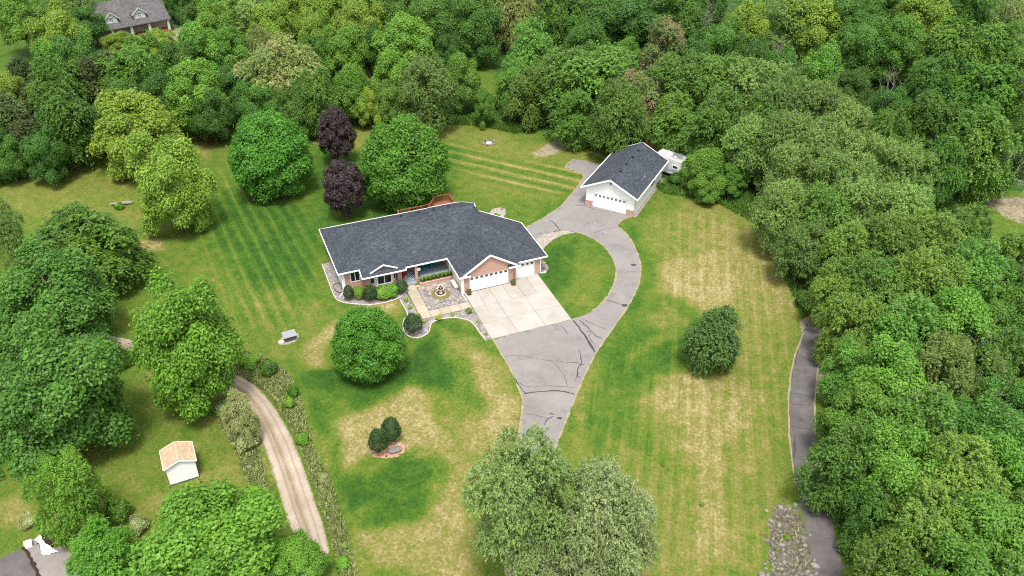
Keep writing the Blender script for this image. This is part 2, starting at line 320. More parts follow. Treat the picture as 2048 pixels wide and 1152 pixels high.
# ------------------------------------------------------------------ mesh helpers
def tag(o, label=None, cat=None, group=None, kind=None):
    if label: o['label'] = label
    if cat: o['category'] = cat
    if group: o['group'] = group
    if kind: o['kind'] = kind
    return o
def empty(name, loc=(0, 0, 0), rz=0.0, parent=None):
    o = bpy.data.objects.new(name, None); COL.objects.link(o); o.location = tuple(loc); o.rotation_euler = (0, 0, rz); o.empty_display_size = .3
    if parent: o.parent = parent
    return o
def link(name, me, parent=None, loc=None, rot=None, scale=None):
    o = bpy.data.objects.new(name, me); COL.objects.link(o)
    if parent: o.parent = parent
    if loc is not None: o.location = tuple(loc)
    if rot is not None: o.rotation_euler = tuple(rot)
    if scale is not None: o.scale = tuple(scale) if hasattr(scale, '__len__') else (scale,)*3
    return o
class MB:
    def __init__(s): s.v = []; s.f = []; s.m = []
    def add(s, vs, fs, mi=0):
        k = len(s.v); s.v += [tuple(map(float, p)) for p in vs]
        for f in fs: s.f.append([i+k for i in f]); s.m.append(mi)
        return s
    def box(s, x0, x1, y0, y1, z0, z1, mi=0):
        return s.add([(x0, y0, z0), (x1, y0, z0), (x1, y1, z0), (x0, y1, z0), (x0, y0, z1), (x1, y0, z1), (x1, y1, z1), (x0, y1, z1)],
                     [(0, 3, 2, 1), (4, 5, 6, 7), (0, 1, 5, 4), (1, 2, 6, 5), (2, 3, 7, 6), (3, 0, 4, 7)], mi)
    def obox(s, p, q, w, h, up=(0, 0, 1), mi=0):
        """bar from p to q, w wide and h tall"""
        p, q = np.array(p, float), np.array(q, float); d = q-p; d /= np.linalg.norm(d)
        u = np.array(up, float); a = np.cross(d, u); a /= max(1e-9, np.linalg.norm(a)); b = np.cross(a, d)
        P = [c+a*sx*w/2+b*sz*h/2 for c in (p, q) for sx, sz in ((-1, -1), (1, -1), (1, 1), (-1, 1))]
        return s.add(P, [(3, 2, 1, 0), (4, 5, 6, 7), (0, 1, 5, 4), (1, 2, 6, 5), (2, 3, 7, 6), (3, 0, 4, 7)], mi)
    def tube(s, pts, rad, k=8, mi=0, cap=True):
        pts = [np.array(p, float) for p in pts]; n0 = len(s.v); rings = []
        for i, p in enumerate(pts):
            d = pts[min(i+1, len(pts)-1)]-pts[max(i-1, 0)]; d /= max(1e-9, np.linalg.norm(d))
            a = np.cross(d, (0, 0, 1)) if abs(d[2]) < .95 else np.cross(d, (1, 0, 0)); a /= np.linalg.norm(a); b = np.cross(d, a)
            r = rad[i] if hasattr(rad, '__len__') else rad
            s.v += [tuple(p+r*(a*math.cos(t)+b*math.sin(t))) for t in [2*math.pi*j/k for j in range(k)]]
        for i in range(len(pts)-1):
            for j in range(k):
                s.f.append([n0+i*k+j, n0+i*k+(j+1) % k, n0+(i+1)*k+(j+1) % k, n0+(i+1)*k+j]); s.m.append(mi)
        if cap: s.f.append([n0+j for j in range(k)][::-1]); s.m.append(mi); s.f.append([n0+(len(pts)-1)*k+j for j in range(k)]); s.m.append(mi)
        return s
    def lathe(s, prof, k=16, c=(0, 0), mi=0):
        n0 = len(s.v)
        for r, z in prof: s.v += [(c[0]+r*math.cos(2*math.pi*j/k), c[1]+r*math.sin(2*math.pi*j/k), z) for j in range(k)]
        for i in range(len(prof)-1):
            for j in range(k): s.f.append([n0+i*k+j, n0+i*k+(j+1) % k, n0+(i+1)*k+(j+1) % k, n0+(i+1)*k+j]); s.m.append(mi)
        s.f.append([n0+j for j in range(k)][::-1]); s.m.append(mi); s.f.append([n0+(len(prof)-1)*k+j for j in range(k)]); s.m.append(mi)
        return s
    def prism(s, poly, z0, z1, mi=0):
        poly = list(poly); a = sum(poly[i][0]*poly[(i+1) % len(poly)][1]-poly[(i+1) % len(poly)][0]*poly[i][1] for i in range(len(poly)))
        if a < 0: poly = poly[::-1]
        k = len(poly)
        return s.add([(x, y, z0) for x, y in poly]+[(x, y, z1) for x, y in poly],
                     [list(range(k))[::-1], list(range(k, 2*k))]+[(i, (i+1) % k, k+(i+1) % k, k+i) for i in range(k)], mi)
    def slab(s, poly3, t=.12, mi=0):
        """flat polygon in space, thickened straight down by t"""
        k = len(poly3); top = [tuple(p) for p in poly3]; bot = [(p[0], p[1], p[2]-t) for p in poly3]
        return s.add(top+bot, [list(range(k)), list(range(k, 2*k))[::-1]]+[(i, k+i, k+(i+1) % k, (i+1) % k) for i in range(k)], mi)
    def mesh(s, name, mats, smooth=False):
        me = bpy.data.meshes.new(name); me.from_pydata(s.v, [], s.f)
        for m in (mats if isinstance(mats, (list, tuple)) else [mats]): me.materials.append(m)
        me.polygons.foreach_set('material_index', s.m)
        if smooth: me.polygons.foreach_set('use_smooth', [True]*len(s.f))
        uvl = me.uv_layers.new(name='UVMap'); buf = np.zeros(len(me.loops)*2)
        for p in me.polygons:
            n = np.array(p.normal); h = np.cross((0, 0, 1), n)
            L = np.linalg.norm(h); h = h/L if L > .05 else np.array([1., 0, 0]); up = np.cross(n, h)
            for li in p.loop_indices:
                c = np.array(s.v[me.loops[li].vertex_index]); buf[2*li] = c@h; buf[2*li+1] = c@up
        uvl.data.foreach_set('uv', buf); me.update()
        return me
    def build(s, name, mats, parent=None, smooth=False, loc=None, rot=None): return link(name, s.mesh(name, mats, smooth), parent, loc, rot)
def quadmesh(name, V, mats, var=None):
    """V: (n,4,3) array of loose quads"""
    n = len(V); me = bpy.data.meshes.new(name)
    me.vertices.add(n*4); me.vertices.foreach_set('co', V.astype(np.float32).ravel())
    me.loops.add(n*4); me.loops.foreach_set('vertex_index', np.arange(n*4, dtype=np.int32))
    me.polygons.add(n); me.polygons.foreach_set('loop_start', np.arange(0, n*4, 4, dtype=np.int32)); me.polygons.foreach_set('loop_total', np.full(n, 4, dtype=np.int32))
    for m in (mats if isinstance(mats, (list, tuple)) else [mats]): me.materials.append(m)
    me.update(calc_edges=True)
    if var is not None:
        a = me.attributes.new('var', 'FLOAT', 'FACE'); a.data.foreach_set('value', var.astype(np.float32))
    return me
def unit(a): return a/np.maximum(1e-9, np.linalg.norm(a, axis=-1, keepdims=True))
def leaves(P, Nr, size, rng, aspect=.62, along=None):
    """kite-shaped leaves at P facing Nr"""
    n = len(P); Nr = unit(Nr)
    t = rng.normal(size=(n, 3)) if along is None else along+rng.normal(size=(n, 3))*.35
    t = unit(t-Nr*np.sum(t*Nr, 1, keepdims=True)); b = np.cross(Nr, t)
    s = (size*rng.uniform(.55, 1.35, n))[:, None]
    V = np.empty((n, 4, 3))
    V[:, 0] = P-t*s*.5; V[:, 1] = P+b*s*aspect*.5+t*s*.08; V[:, 2] = P+t*s*.5-Nr*s*.12; V[:, 3] = P-b*s*aspect*.5+t*s*.08
    return V
def vnoise(x, y, seed=0):
    """smooth lattice noise 0..1"""
    rs = np.random.RandomState(seed).rand(128, 128)
    xi, yi = np.floor(x).astype(int), np.floor(y).astype(int); fx, fy = x-xi, y-yi
    fx = fx*fx*(3-2*fx); fy = fy*fy*(3-2*fy)
    a = rs[yi % 128, xi % 128]; b = rs[yi % 128, (xi+1) % 128]; c = rs[(yi+1) % 128, xi % 128]; d = rs[(yi+1) % 128, (xi+1) % 128]
    return (a*(1-fx)+b*fx)*(1-fy)+(c*(1-fx)+d*fx)*fy
def inside(poly, X, Y):
    r = np.zeros(X.shape, bool); k = len(poly)
    for i in range(k):
        x0, y0 = poly[i]; x1, y1 = poly[(i+1) % k]
        if y0 == y1: continue
        r ^= ((y0 > Y) != (y1 > Y)) & (X < (x1-x0)*(Y-y0)/(y1-y0)+x0)
    return r
def sdist(poly, X, Y):
    """signed distance, positive inside"""
    d = np.full(X.shape, 1e9); k = len(poly)
    for i in range(k):
        a = np.array(poly[i]); e = np.array(poly[(i+1) % k])-a; L = max(1e-9, e@e)
        t = np.clip(((X-a[0])*e[0]+(Y-a[1])*e[1])/L, 0, 1)
        d = np.minimum(d, np.hypot(X-a[0]-t*e[0], Y-a[1]-t*e[1]))
    return np.where(inside(poly, X, Y), d, -d)
def smooth_line(pts, k=5):
    """Catmull-Rom through pts"""
    P = [np.array(p, float) for p in pts]; P = [2*P[0]-P[1]]+P+[2*P[-1]-P[-2]]; out = []
    for i in range(1, len(P)-2):
        for j in range(k):
            t = j/k; out.append(.5*((2*P[i])+(-P[i-1]+P[i+1])*t+(2*P[i-1]-5*P[i]+4*P[i+1]-P[i+2])*t*t+(-P[i-1]+3*P[i]-3*P[i+1]+P[i+2])*t**3))
    out.append(P[-2]); return out

# ------------------------------------------------------------------ outlines on the ground
ROAD = g2([(986, 679), (1000, 703), (1020, 737), (1037, 775), (1045, 800), (1043, 830), (1036, 870), (1028, 905), (1022, 950), (1018, 1010), (1016, 1060), (1012, 1110), (1010, 1200),
           (1092, 1200), (1088, 1110), (1086, 1040), (1090, 980), (1102, 920), (1124, 862), (1140, 822), (1160, 772), (1176, 737), (1195, 702), (1217, 669), (1241, 635), (1261, 604), (1275, 575), (1281.5, 548), (1280, 525), (1272, 500), (1259, 476), (1246, 461), (1235, 452), (1240, 444), (1252, 437), (1268, 432),
           (1220, 405), (1215, 365), (1207, 330), (1180, 324), (1148, 319), (1131, 336), (1150, 341), (1166, 349), (1165, 358), (1157, 371), (1140, 392), (1118, 415), (1095, 431), (1075, 443), (1050, 456), (1020, 474), (1018, 500), (1060, 486), (1090, 468), (1112, 462), (1140, 462),
           (1165, 468), (1190, 479), (1210, 495), (1225, 516), (1232, 540), (1230, 562), (1220, 585), (1205, 605), (1185, 622), (1163, 633), (1141, 640)])
LANE = g2([(1618, 640), (1606, 665), (1595, 695), (1585, 730), (1579, 770), (1577, 810), (1578, 850), (1580, 885), (1584, 925), (1591, 965), (1600, 1010), (1612, 1060), (1623, 1110), (1634, 1180),
           (1690, 1180), (1680, 1110), (1668, 1060), (1655, 1010), (1643, 960), (1636, 910), (1630, 860), (1629, 815), (1632, 770), (1637, 730), (1641, 695), (1648, 660), (1652, 630), (1636, 620)])
TRK_L = [(-60, 575), (0, 614), (110, 668), (215, 698), (270, 709), (340, 735), (420, 768), (470, 797), (500, 832), (520, 872), (540, 930), (556, 980), (574, 1040), (590, 1085), (612, 1190)]
TRK_R = [(-60, 558), (0, 594), (120, 640), (215, 669), (270, 681), (350, 706), (430, 734), (484, 752), (519, 778), (550, 815), (580, 866), (605, 925), (625, 985), (646, 1045), (660, 1100), (682, 1190)]
WEED = g2([(455, 690), (520, 712), (570, 740), (592, 775), (603, 810), (614, 850), (627, 895), (645, 930), (660, 965), (672, 1005), (690, 1060), (705, 1110), (722, 1190), (690, 1190), (668, 1100), (652, 1040), (632, 985), (612, 925), (588, 866), (560, 818), (528, 780), (490, 756), (440, 736)])
WEED2 = g2([(430, 790), (462, 800), (490, 835), (510, 880), (532, 950), (550, 1010), (570, 1060), (540, 1040), (500, 980), (470, 900), (440, 850)])
PADA = g2([(-40, 1130), (0, 1118), (22, 1106), (40, 1099), (52, 1108), (66, 1130), (78, 1160), (84, 1200), (-40, 1200)])
PADB = g2([(52, 1080), (85, 1078), (130, 1090), (170, 1150), (190, 1200), (85, 1199), (79, 1158), (67, 1128), (54, 1106), (46, 1092)])
FOREST = [
 g2([(-200, 330), (0, 345), (60, 335), (170, 315), (200, 280), (330, 232), (420, 238), (520, 235), (640, 238), (760, 240), (870, 243), (960, 245), (1030, 262), (1090, 275), (1160, 292), (1230, 296), (1300, 330), (1340, 375), (1420, 390), (1500, 385), (1530, 440), (1560, 500), (1600, 570), (1625, 640), (1645, 700), (1640, 760), (1640, 860), (1660, 960), (1680, 1060), (1700, 1190), (2500, 1190), (2600, -60), (-600, -60)]),
 g2([(-200, 1000), (0, 960), (100, 940), (190, 880), (230, 760), (150, 690), (60, 660), (-60, 620)])]
# ------------------------------------------------------------------ the ground: one sheet to the horizon
def build_ground():
    xs = np.concatenate([[-4000, -1500, -600, -300, -190, -150], np.arange(-132, 132, .6), [132, 150, 190, 300, 600, 1500, 4000]])
    ys = np.concatenate([[-4000, -1500, -500, -100, 0, 20], np.arange(30, 212, .6), [212, 230, 280, 400, 800, 2000, 5000]])
    X, Y = np.meshgrid(xs, ys)
    wx = X+2.2*(vnoise(X*.35, Y*.35, 1)-.5)+5*(vnoise(X*.09, Y*.09, 2)-.5); wy = Y+2.2*(vnoise(X*.35+7, Y*.35, 3)-.5)+5*(vnoise(X*.09, Y*.09+5, 4)-.5)
    dry = np.full(X.shape, .40); lush = np.zeros(X.shape); soil = np.zeros(X.shape); mow = np.zeros(X.shape+(3,))
    def w(px, soft, warp=True):
        d = sdist(g2(px), wx if warp else X, wy if warp else Y); t = np.clip(d/(soft*.62)+.5, 0, 1); return t*t*(3-2*t)
    def put(ch, px, val, soft=3.0, warp=True):
        k = w(px, soft, warp); ch[:] = ch*(1-k)+val*k
    # dry grass
    put(dry, [(1290, 380), (1480, 380), (1600, 560), (1630, 700), (1600, 900), (1580, 1152), (1340, 1152), (1330, 900), (1340, 780), (1420, 640), (1320, 590), (1270, 500)], .58, 6)
    put(dry, [(1300, 540), (1360, 500), (1420, 460), (1480, 440), (1560, 470), (1605, 560), (1605, 640), (1500, 630), (1400, 612), (1345, 590)], .68, 4)
    put(dry, [(1300, 535), (1400, 510), (1470, 520), (1490, 600), (1420, 610), (1350, 590)], .80, 4)
    put(dry, [(1345, 760), (1420, 745), (1490, 760), (1500, 880), (1490, 1000), (1470, 1100), (1390, 1100), (1395, 960), (1380, 870), (1350, 830)], .74, 3)
    put(dry, [(1560, 700), (1600, 690), (1580, 900), (1600, 1040), (1540, 1050), (1500, 900)], .52, 4)
    put(dry, [(1480, 640), (1570, 640), (1570, 760), (1500, 800)], .55, 4)
    put(dry, [(870, 690), (930, 655), (985, 700), (1015, 750), (1032, 800), (1020, 870), (980, 930), (930, 1000), (890, 960), (880, 900), (850, 830), (830, 790), (880, 770)], .66, 3)
    put(dry, [(900, 690), (950, 700), (990, 760), (1005, 810), (990, 870), (930, 870), (935, 800)], .80, 3)
    put(dry, [(675, 850), (740, 800), (800, 780), (835, 800), (830, 840), (895, 870), (905, 905), (790, 900), (740, 935), (690, 945), (665, 900)], .80, 2.5)
    put(dry, [(690, 1075), (760, 1060), (830, 1045), (880, 1010), (905, 950), (940, 960), (945, 1040), (900, 1170), (720, 1170)], .74, 3)
    put(dry, [(605, 700), (640, 645), (690, 615), (760, 600), (800, 620), (800, 640), (700, 650), (665, 690), (655, 735), (615, 740)], .78, 3)
    put(dry, [(520, 590), (600, 575), (660, 600), (640, 640), (560, 650)], .55, 4)
    put(dry, [(555, 650), (605, 650), (600, 720), (560, 700)], .5, 3)
    put(dry, [(0, 360), (250, 310), (330, 330), (300, 400), (290, 480), (220, 430), (100, 440), (0, 430)], .52, 4)
    put(dry, [(290, 470), (340, 465), (350, 505), (310, 510)], .78, 2)
    put(dry, [(380, 270), (460, 255), (440, 300), (420, 330), (400, 310)], .66, 3)
    put(dry, [(600, 255), (1000, 255), (1050, 280), (1160, 310), (1160, 350), (1000, 300), (880, 290), (700, 290), (600, 290)], .56, 4)
    put(dry, [(880, 290), (1030, 300), (1160, 340), (1160, 370), (1090, 400), (1000, 400), (900, 370), (880, 330)], .50, 4)
    put(dry, [(1060, 640), (1110, 600), (1130, 640), (1150, 630)], .7, 2)
    put(dry, [(1090, 470), (1235, 500), (1235, 600), (1140, 640), (1080, 560)], .34, 3)
    put(dry, [(1130, 520), (1200, 530), (1190, 610), (1140, 600)], .48, 3)
    put(dry, [(1240, 470), (1300, 520), (1300, 620), (1240, 720), (1180, 820), (1130, 1000), (1300, 1000), (1330, 800), (1380, 640), (1340, 600), (1290, 560), (1280, 480)], .34, 5)
    put(dry, [(1170, 740), (1230, 700), (1230, 800), (1170, 900), (1130, 960), (1120, 900)], .55, 4)
    put(dry, [(1050, 1160), (1140, 960), (1240, 900), (1340, 960), (1340, 1170)], .54, 5)
    put(dry, [(1320, 600), (1345, 640), (1330, 690), (1300, 740), (1290, 730), (1310, 660)], .56, 1.6)
    put(dry, [(0, 900), (200, 880), (480, 850), (500, 1000), (300, 1100), (100, 1100)], .47, 5)
    put(dry, [(240, 720), (420, 790), (440, 880), (260, 840)], .50, 4)
    put(dry, [(20, 1010), (80, 1000), (70, 1080), (10, 1090)], .68, 2.5)
    put(dry, [(310, 950), (420, 930), (430, 985), (340, 1010)], .62, 2.5)
    # lush grass
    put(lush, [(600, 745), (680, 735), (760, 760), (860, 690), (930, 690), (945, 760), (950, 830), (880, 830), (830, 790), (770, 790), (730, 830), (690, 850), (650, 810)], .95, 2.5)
    put(lush, [(678, 960), (712, 950), (742, 960), (765, 937), (800, 906), (830, 893), (860, 892), (886, 910), (898, 942), (893, 978), (872, 1008), (845, 1026), (815, 1038), (780, 1052), (745, 1064), (722, 1062), (738, 1032), (764, 998), (735, 1008), (702, 1020), (684, 992)], .85, 1.6, False)
    put(lush, [(610, 780), (632, 780), (690, 1000), (720, 1160), (705, 1160), (660, 960), (620, 860)], .5, 2)
    put(lush, [(420, 400), (520, 390), (640, 430), (650, 520), (640, 590), (500, 570), (430, 500)], .75, 6)
    put(lush, [(600, 290), (900, 300), (930, 360), (880, 420), (640, 460)], .75, 5)
    put(lush, [(550, 600), (610, 605), (615, 640), (570, 640)], .6, 2.5)
    put(lush, [(1090, 500), (1140, 490), (1160, 560), (1110, 600), (1090, 560)], .6, 3)
    put(lush, [(1238, 458), (1262, 470), (1300, 560), (1270, 650), (1190, 730), (1140, 830), (1120, 880), (1180, 740), (1282, 550)], .55, 2.5)
    put(lush, [(1020, 745), (1042, 800), (1036, 880), (1005, 900), (1015, 820)], .6, 1.5)
    put(lush, [(860, 640), (940, 640), (985, 690), (960, 690), (880, 670)], .5, 1.5)
    put(lush, [(1280, 370), (1340, 375), (1400, 390), (1330, 440), (1270, 440)], .5, 3)
    put(lush, [(1100, 420), (1160, 360), (1170, 350), (1165, 372), (1090, 440)], .6, 1.6)
    put(lush, [(-20, 60), (90, 60), (100, 170), (-20, 200)], .4, 6)
    put(lush, [(1240, 700), (1340, 640), (1400, 730), (1330, 800), (1250, 800)], .4, 5)
    # bare ground
    put(soil, [(1030, 295), (1080, 286), (1150, 290), (1150, 305), (1110, 315), (1050, 308)], .62, 2.5)
    put(soil, [(1150, 308), (1200, 318), (1190, 326), (1150, 318)], .55, 1.5)
    put(soil, [(1618, 640), (1650, 620), (1660, 780), (1640, 820)], .8, 1.5)
    put(soil, [(1940, 400), (2060, 395), (2060, 460), (1990, 440), (1950, 415)], .6, 3)
    put(soil, [(940, 228), (985, 226), (985, 233), (945, 234)], .6, 1)
    put(soil, [(640, 190), (790, 100), (800, 180), (700, 240)], .62, 4)
    put(soil, [(330, 60), (400, 50), (390, 80), (340, 80)], .6, 2)
    for poly in (WEED, WEED2):
        d = sdist(poly, wx, wy); k = np.clip(d/1.2+.5, 0, 1); soil[:] = np.maximum(soil, .44*k); dry[:] = dry*(1-k)+.52*k
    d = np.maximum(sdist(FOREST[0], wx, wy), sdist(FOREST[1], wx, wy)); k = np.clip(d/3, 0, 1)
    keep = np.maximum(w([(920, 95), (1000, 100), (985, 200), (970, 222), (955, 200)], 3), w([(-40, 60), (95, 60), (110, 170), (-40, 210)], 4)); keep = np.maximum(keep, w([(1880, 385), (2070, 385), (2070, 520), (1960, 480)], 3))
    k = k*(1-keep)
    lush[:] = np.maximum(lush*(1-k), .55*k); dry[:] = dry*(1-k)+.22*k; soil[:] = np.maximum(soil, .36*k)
    # mowing stripes
    mow[..., 0] = w([(380, 370), (470, 360), (640, 440), (650, 560), (610, 640), (470, 650), (420, 500)], 14)*.95
    mow[..., 1] = w([(1300, 420), (1530, 440), (1630, 660), (1590, 1160), (1130, 1160), (1180, 840), (1330, 640)], 5)*.85
    mow[..., 2] = w([(885, 292), (1000, 305), (1165, 350), (1150, 385), (1060, 385), (880, 340)], 3)
    mow[..., 1] = np.maximum(mow[..., 1], w([(690, 920), (900, 880), (960, 1000), (900, 1160), (720, 1160)], 3)*.35)
    ny, nx = X.shape
    Z = .10*(vnoise(X*.12, Y*.12, 9)-.5)*0
    co = np.stack([X, Y, Z], -1).reshape(-1, 3)
    me = bpy.data.meshes.new('ground'); idx = np.arange(nx*ny).reshape(ny, nx)
    q = np.stack([idx[:-1, :-1], idx[:-1, 1:], idx[1:, 1:], idx[1:, :-1]], -1).reshape(-1, 4); nf = len(q)
    me.vertices.add(len(co)); me.vertices.foreach_set('co', co.astype(np.float32).ravel())
    me.loops.add(nf*4); me.loops.foreach_set('vertex_index', q.astype(np.int32).ravel())
    me.polygons.add(nf); me.polygons.foreach_set('loop_start', np.arange(0, nf*4, 4, dtype=np.int32)); me.polygons.foreach_set('loop_total', np.full(nf, 4, dtype=np.int32))
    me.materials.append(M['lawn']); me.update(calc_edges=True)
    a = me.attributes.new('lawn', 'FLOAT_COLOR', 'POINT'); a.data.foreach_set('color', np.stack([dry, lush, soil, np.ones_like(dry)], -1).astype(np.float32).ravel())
    a = me.attributes.new('mow', 'FLOAT_COLOR', 'POINT'); a.data.foreach_set('color', np.concatenate([mow, np.ones_like(dry)[..., None]], -1).astype(np.float32).ravel())
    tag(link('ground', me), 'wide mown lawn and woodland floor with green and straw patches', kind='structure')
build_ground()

def sheet(name, poly, z, mat, label, parent=None):
    o = MB().prism(poly, -.15, z).build(name, mat, parent)
    if parent is None: tag(o, label, kind='structure')
    return o
def ragged(poly, step=.45, amp=.06, seed=1):
    rs = np.random.RandomState(seed); out = []
    for i in range(len(poly)):
        a, b = np.array(poly[i]), np.array(poly[(i+1) % len(poly)]); L = np.linalg.norm(b-a); k = max(1, int(L/step)); nr = np.array([-(b-a)[1], (b-a)[0]])/max(L, 1e-6)
        for j in range(k): out.append(tuple(a+(b-a)*j/k+nr*rs.normal()*amp*(j > 0)))
    return out
ROAD_R, LANE_R = ragged(ROAD), ragged(LANE, .5, .1, 2)
drive = sheet('driveway', ROAD_R, .03, M['asphalt'], 'grey cracked asphalt driveway looping from house to detached garage')
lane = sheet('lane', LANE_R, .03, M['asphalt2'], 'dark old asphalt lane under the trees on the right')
pad = sheet('asphalt_pad', PADA, .03, M['asphalt2'], 'dark asphalt pad in the bottom left corner')
pad2 = sheet('pale_asphalt_pad', PADB, .024, M['asphalt3'], 'pale asphalt strip beside the soil heap')
def ribbon(name, L, R, z, mat, label, k=6):
    Lw = [gp(*p)[:2] for p in smooth_line(L, k)]; Rw = [gp(*p)[:2] for p in smooth_line(R, k)]; n = len(Lw); cols = 9
    V = []; F = []; rs = np.random.RandomState(5)
    for i in range(n):
        jl, jr = rs.uniform(-.18, .18, 2)
        for j in range(cols):
            t = j/(cols-1); tt = t+(jl*(j == 0)+jr*(j == cols-1))*.06
            p = Lw[i]*(1-tt)+Rw[i]*tt; V.append((p[0], p[1], z-(.03 if j in (0, cols-1) else 0)-.02*math.cos(2*math.pi*2*t)))
    for i in range(n-1):
        for j in range(cols-1): F.append((i*cols+j+1, i*cols+j, (i+1)*cols+j, (i+1)*cols+j+1))
    me = bpy.data.meshes.new(name); me.from_pydata(V, [], F); me.materials.append(mat)
    uv = me.uv_layers.new(name='UVMap')
    for p in me.polygons:
        for li in p.loop_indices:
            vi = me.loops[li].vertex_index; uv.data[li].uv = ((vi % cols)/(cols-1), vi//cols*.3)
    me.polygons.foreach_set('use_smooth', [True]*len(F)); me.update()
    return tag(link(name, me), label, kind='structure')
ribbon('dirt_track', TRK_L, TRK_R, .045, M['dirt'], 'pale rutted dirt track curving up the left side')

# cracks sealed with tar, as thin raised strips
def strip(parent, pts, w, name='crack_seal', mat=None, z=.0345):
    w = w*.8 if mat is None else w
    P = [gp(*p)[:2] for p in smooth_line(pts, 5)]; rs = np.random.RandomState(int(pts[0][0]*7+pts[0][1])); mb = MB(); V = []
    for i, p in enumerate(P):
        d = P[min(i+1, len(P)-1)]-P[max(i-1, 0)]; d = d/max(1e-9, np.linalg.norm(d)); nrm = np.array([-d[1], d[0]])
        j = nrm*rs.uniform(-.05, .05); ww = w*rs.uniform(.55, 1.2)*(.5 if i in (0, len(P)-1) else 1)
        V += [(*(p+j-nrm*ww/2), z), (*(p+j+nrm*ww/2), z)]
    mb.add(V, [(2*i, 2*i+2, 2*i+3, 2*i+1) for i in range(len(P)-1)])
    return mb.build(name, mat or M['sealant'], parent)
for pts, w in [
    ([(1048, 788), (1075, 784), (1110, 782), (1140, 786), (1149, 789)], .22), ([(1052, 789), (1037, 770), (1030, 757)], .16), ([(1034, 765), (1052, 773), (1066, 772)], .1), ([(1064, 776), (1085, 772), (1130, 774), (1150, 775)], .07),
    ([(1001, 714), (1040, 712), (1090, 720), (1128, 724)], .07), ([(1101, 722), (1118, 737), (1132, 760), (1133, 772)], .07), ([(1131, 725), (1155, 726), (1160, 730), (1170, 728)], .11), ([(1158, 698), (1161, 712), (1163, 727), (1156, 737), (1155, 752), (1162, 756)], .14), ([(1156, 742), (1150, 762)], .08),
    ([(1050, 827), (1080, 833), (1094, 838)], .06), ([(1107, 833), (1094, 840), (1085, 856), (1080, 866)], .14), ([(1110, 650), (1125, 655), (1135, 668)], .1),
    ([(1146, 641), (1160, 658), (1175, 680), (1190, 705)], .32), ([(1158, 640), (1175, 655), (1192, 672), (1205, 678)], .16), ([(1165, 638), (1185, 648), (1215, 660)], .1), ([(1172, 663), (1182, 665), (1178, 675), (1187, 685)], .09),
    ([(1212, 600), (1230, 605), (1246, 611)], .14), ([(1224, 494), (1235, 492)], .08), ([(1238, 540), (1255, 543), (1280, 544)], .06),
    ([(1098, 441), (1108, 446), (1120, 461)], .22), ([(1182, 468), (1205, 460), (1232, 454)], .09), ([(1144, 390), (1165, 390)], .1), ([(1148, 410), (1162, 412), (1178, 407)], .14), ([(1168, 410), (1185, 418), (1192, 421)], .1), ([(1085, 466), (1070, 470)], .12),
    ([(1152, 320), (1146, 328)], .1), ([(1193, 440), (1197, 447)], .08), ([(1022, 840), (1035, 838), (1048, 842)], .05)]:
    strip(drive, pts, w)
for a_, b_ in ((0, 13), (13, 36), (39, 51), (54, 66)):
    P_ = [ROAD[i % len(ROAD)] for i in range(a_, min(b_, len(ROAD)))]
    mb_ = MB(); rs_e = np.random.RandomState(a_); V_ = []
    for i, p_ in enumerate(smooth_line(P_, 6)):
        V_.append(p_)
    Q_ = [np.array(p_) for p_ in V_]; W_ = []
    for i, p_ in enumerate(Q_):
        d_ = Q_[min(i+1, len(Q_)-1)]-Q_[max(i-1, 0)]; d_ = d_/max(1e-9, np.linalg.norm(d_)); n_ = np.array([-d_[1], d_[0]]); w_e = rs_e.uniform(.02, .16)
        W_ += [(*(p_-n_*w_e), .034), (*(p_+n_*w_e), .034)]
    mb_.add(W_, [(2*i, 2*i+2, 2*i+3, 2*i+1) for i in range(len(Q_)-1)]).build('dry_verge', M['drygrass'], drive)
def blot(parent, cx, cy, r, mat, z=.036, seed=0, name='tar_patch', ell=.6):
    rs = np.random.RandomState(seed); c = gp(cx, cy); k = 14
    o = MB().add([(c[0]+r*math.cos(2*math.pi*i/k)*rs.uniform(.75, 1.2), c[1]+ell*r*math.sin(2*math.pi*i/k)*rs.uniform(.7, 1.25), z) for i in range(k)], [list(range(k))]).build(name, mat, parent)
    return o
for i, (x, y, r) in enumerate([(1249, 611, .42), (1267, 530, .42), (1119, 837, .3), (1102, 828, .18), (1106, 829, .1), (1205, 467, .16)]): blot(drive, x, y, r, M['sealant'], seed=i)
for pts, w in [([(1600, 679), (1620, 683), (1641, 690)], .09), ([(1586, 745), (1585, 757)], .06), ([(1580, 786), (1600, 789), (1628, 794)], .08), ([(1579, 808), (1600, 810), (1628, 812)], .06), ([(1579, 852), (1600, 856), (1630, 861)], .08), ([(1600, 832), (1599, 845)], .1), ([(1590, 868), (1589, 920)], .2), ([(1595, 700), (1590, 730)], .12)]: strip(lane, pts, w)
strip(lane, [(1606, 666), (1588, 718), (1580, 760), (1577, 810), (1578, 860), (1584, 925), (1592, 970)], .2, 'dry_verge', M['drygrass'])
strip(lane, [(1640, 692), (1636, 735), (1631, 780), (1629, 820), (1632, 870)], .2, 'dry_verge', M['drygrass'])
strip(pad, [(46, 1094), (56, 1108), (66, 1126), (76, 1148), (84, 1180)], .35, 'leaf_litter', M['soil'])

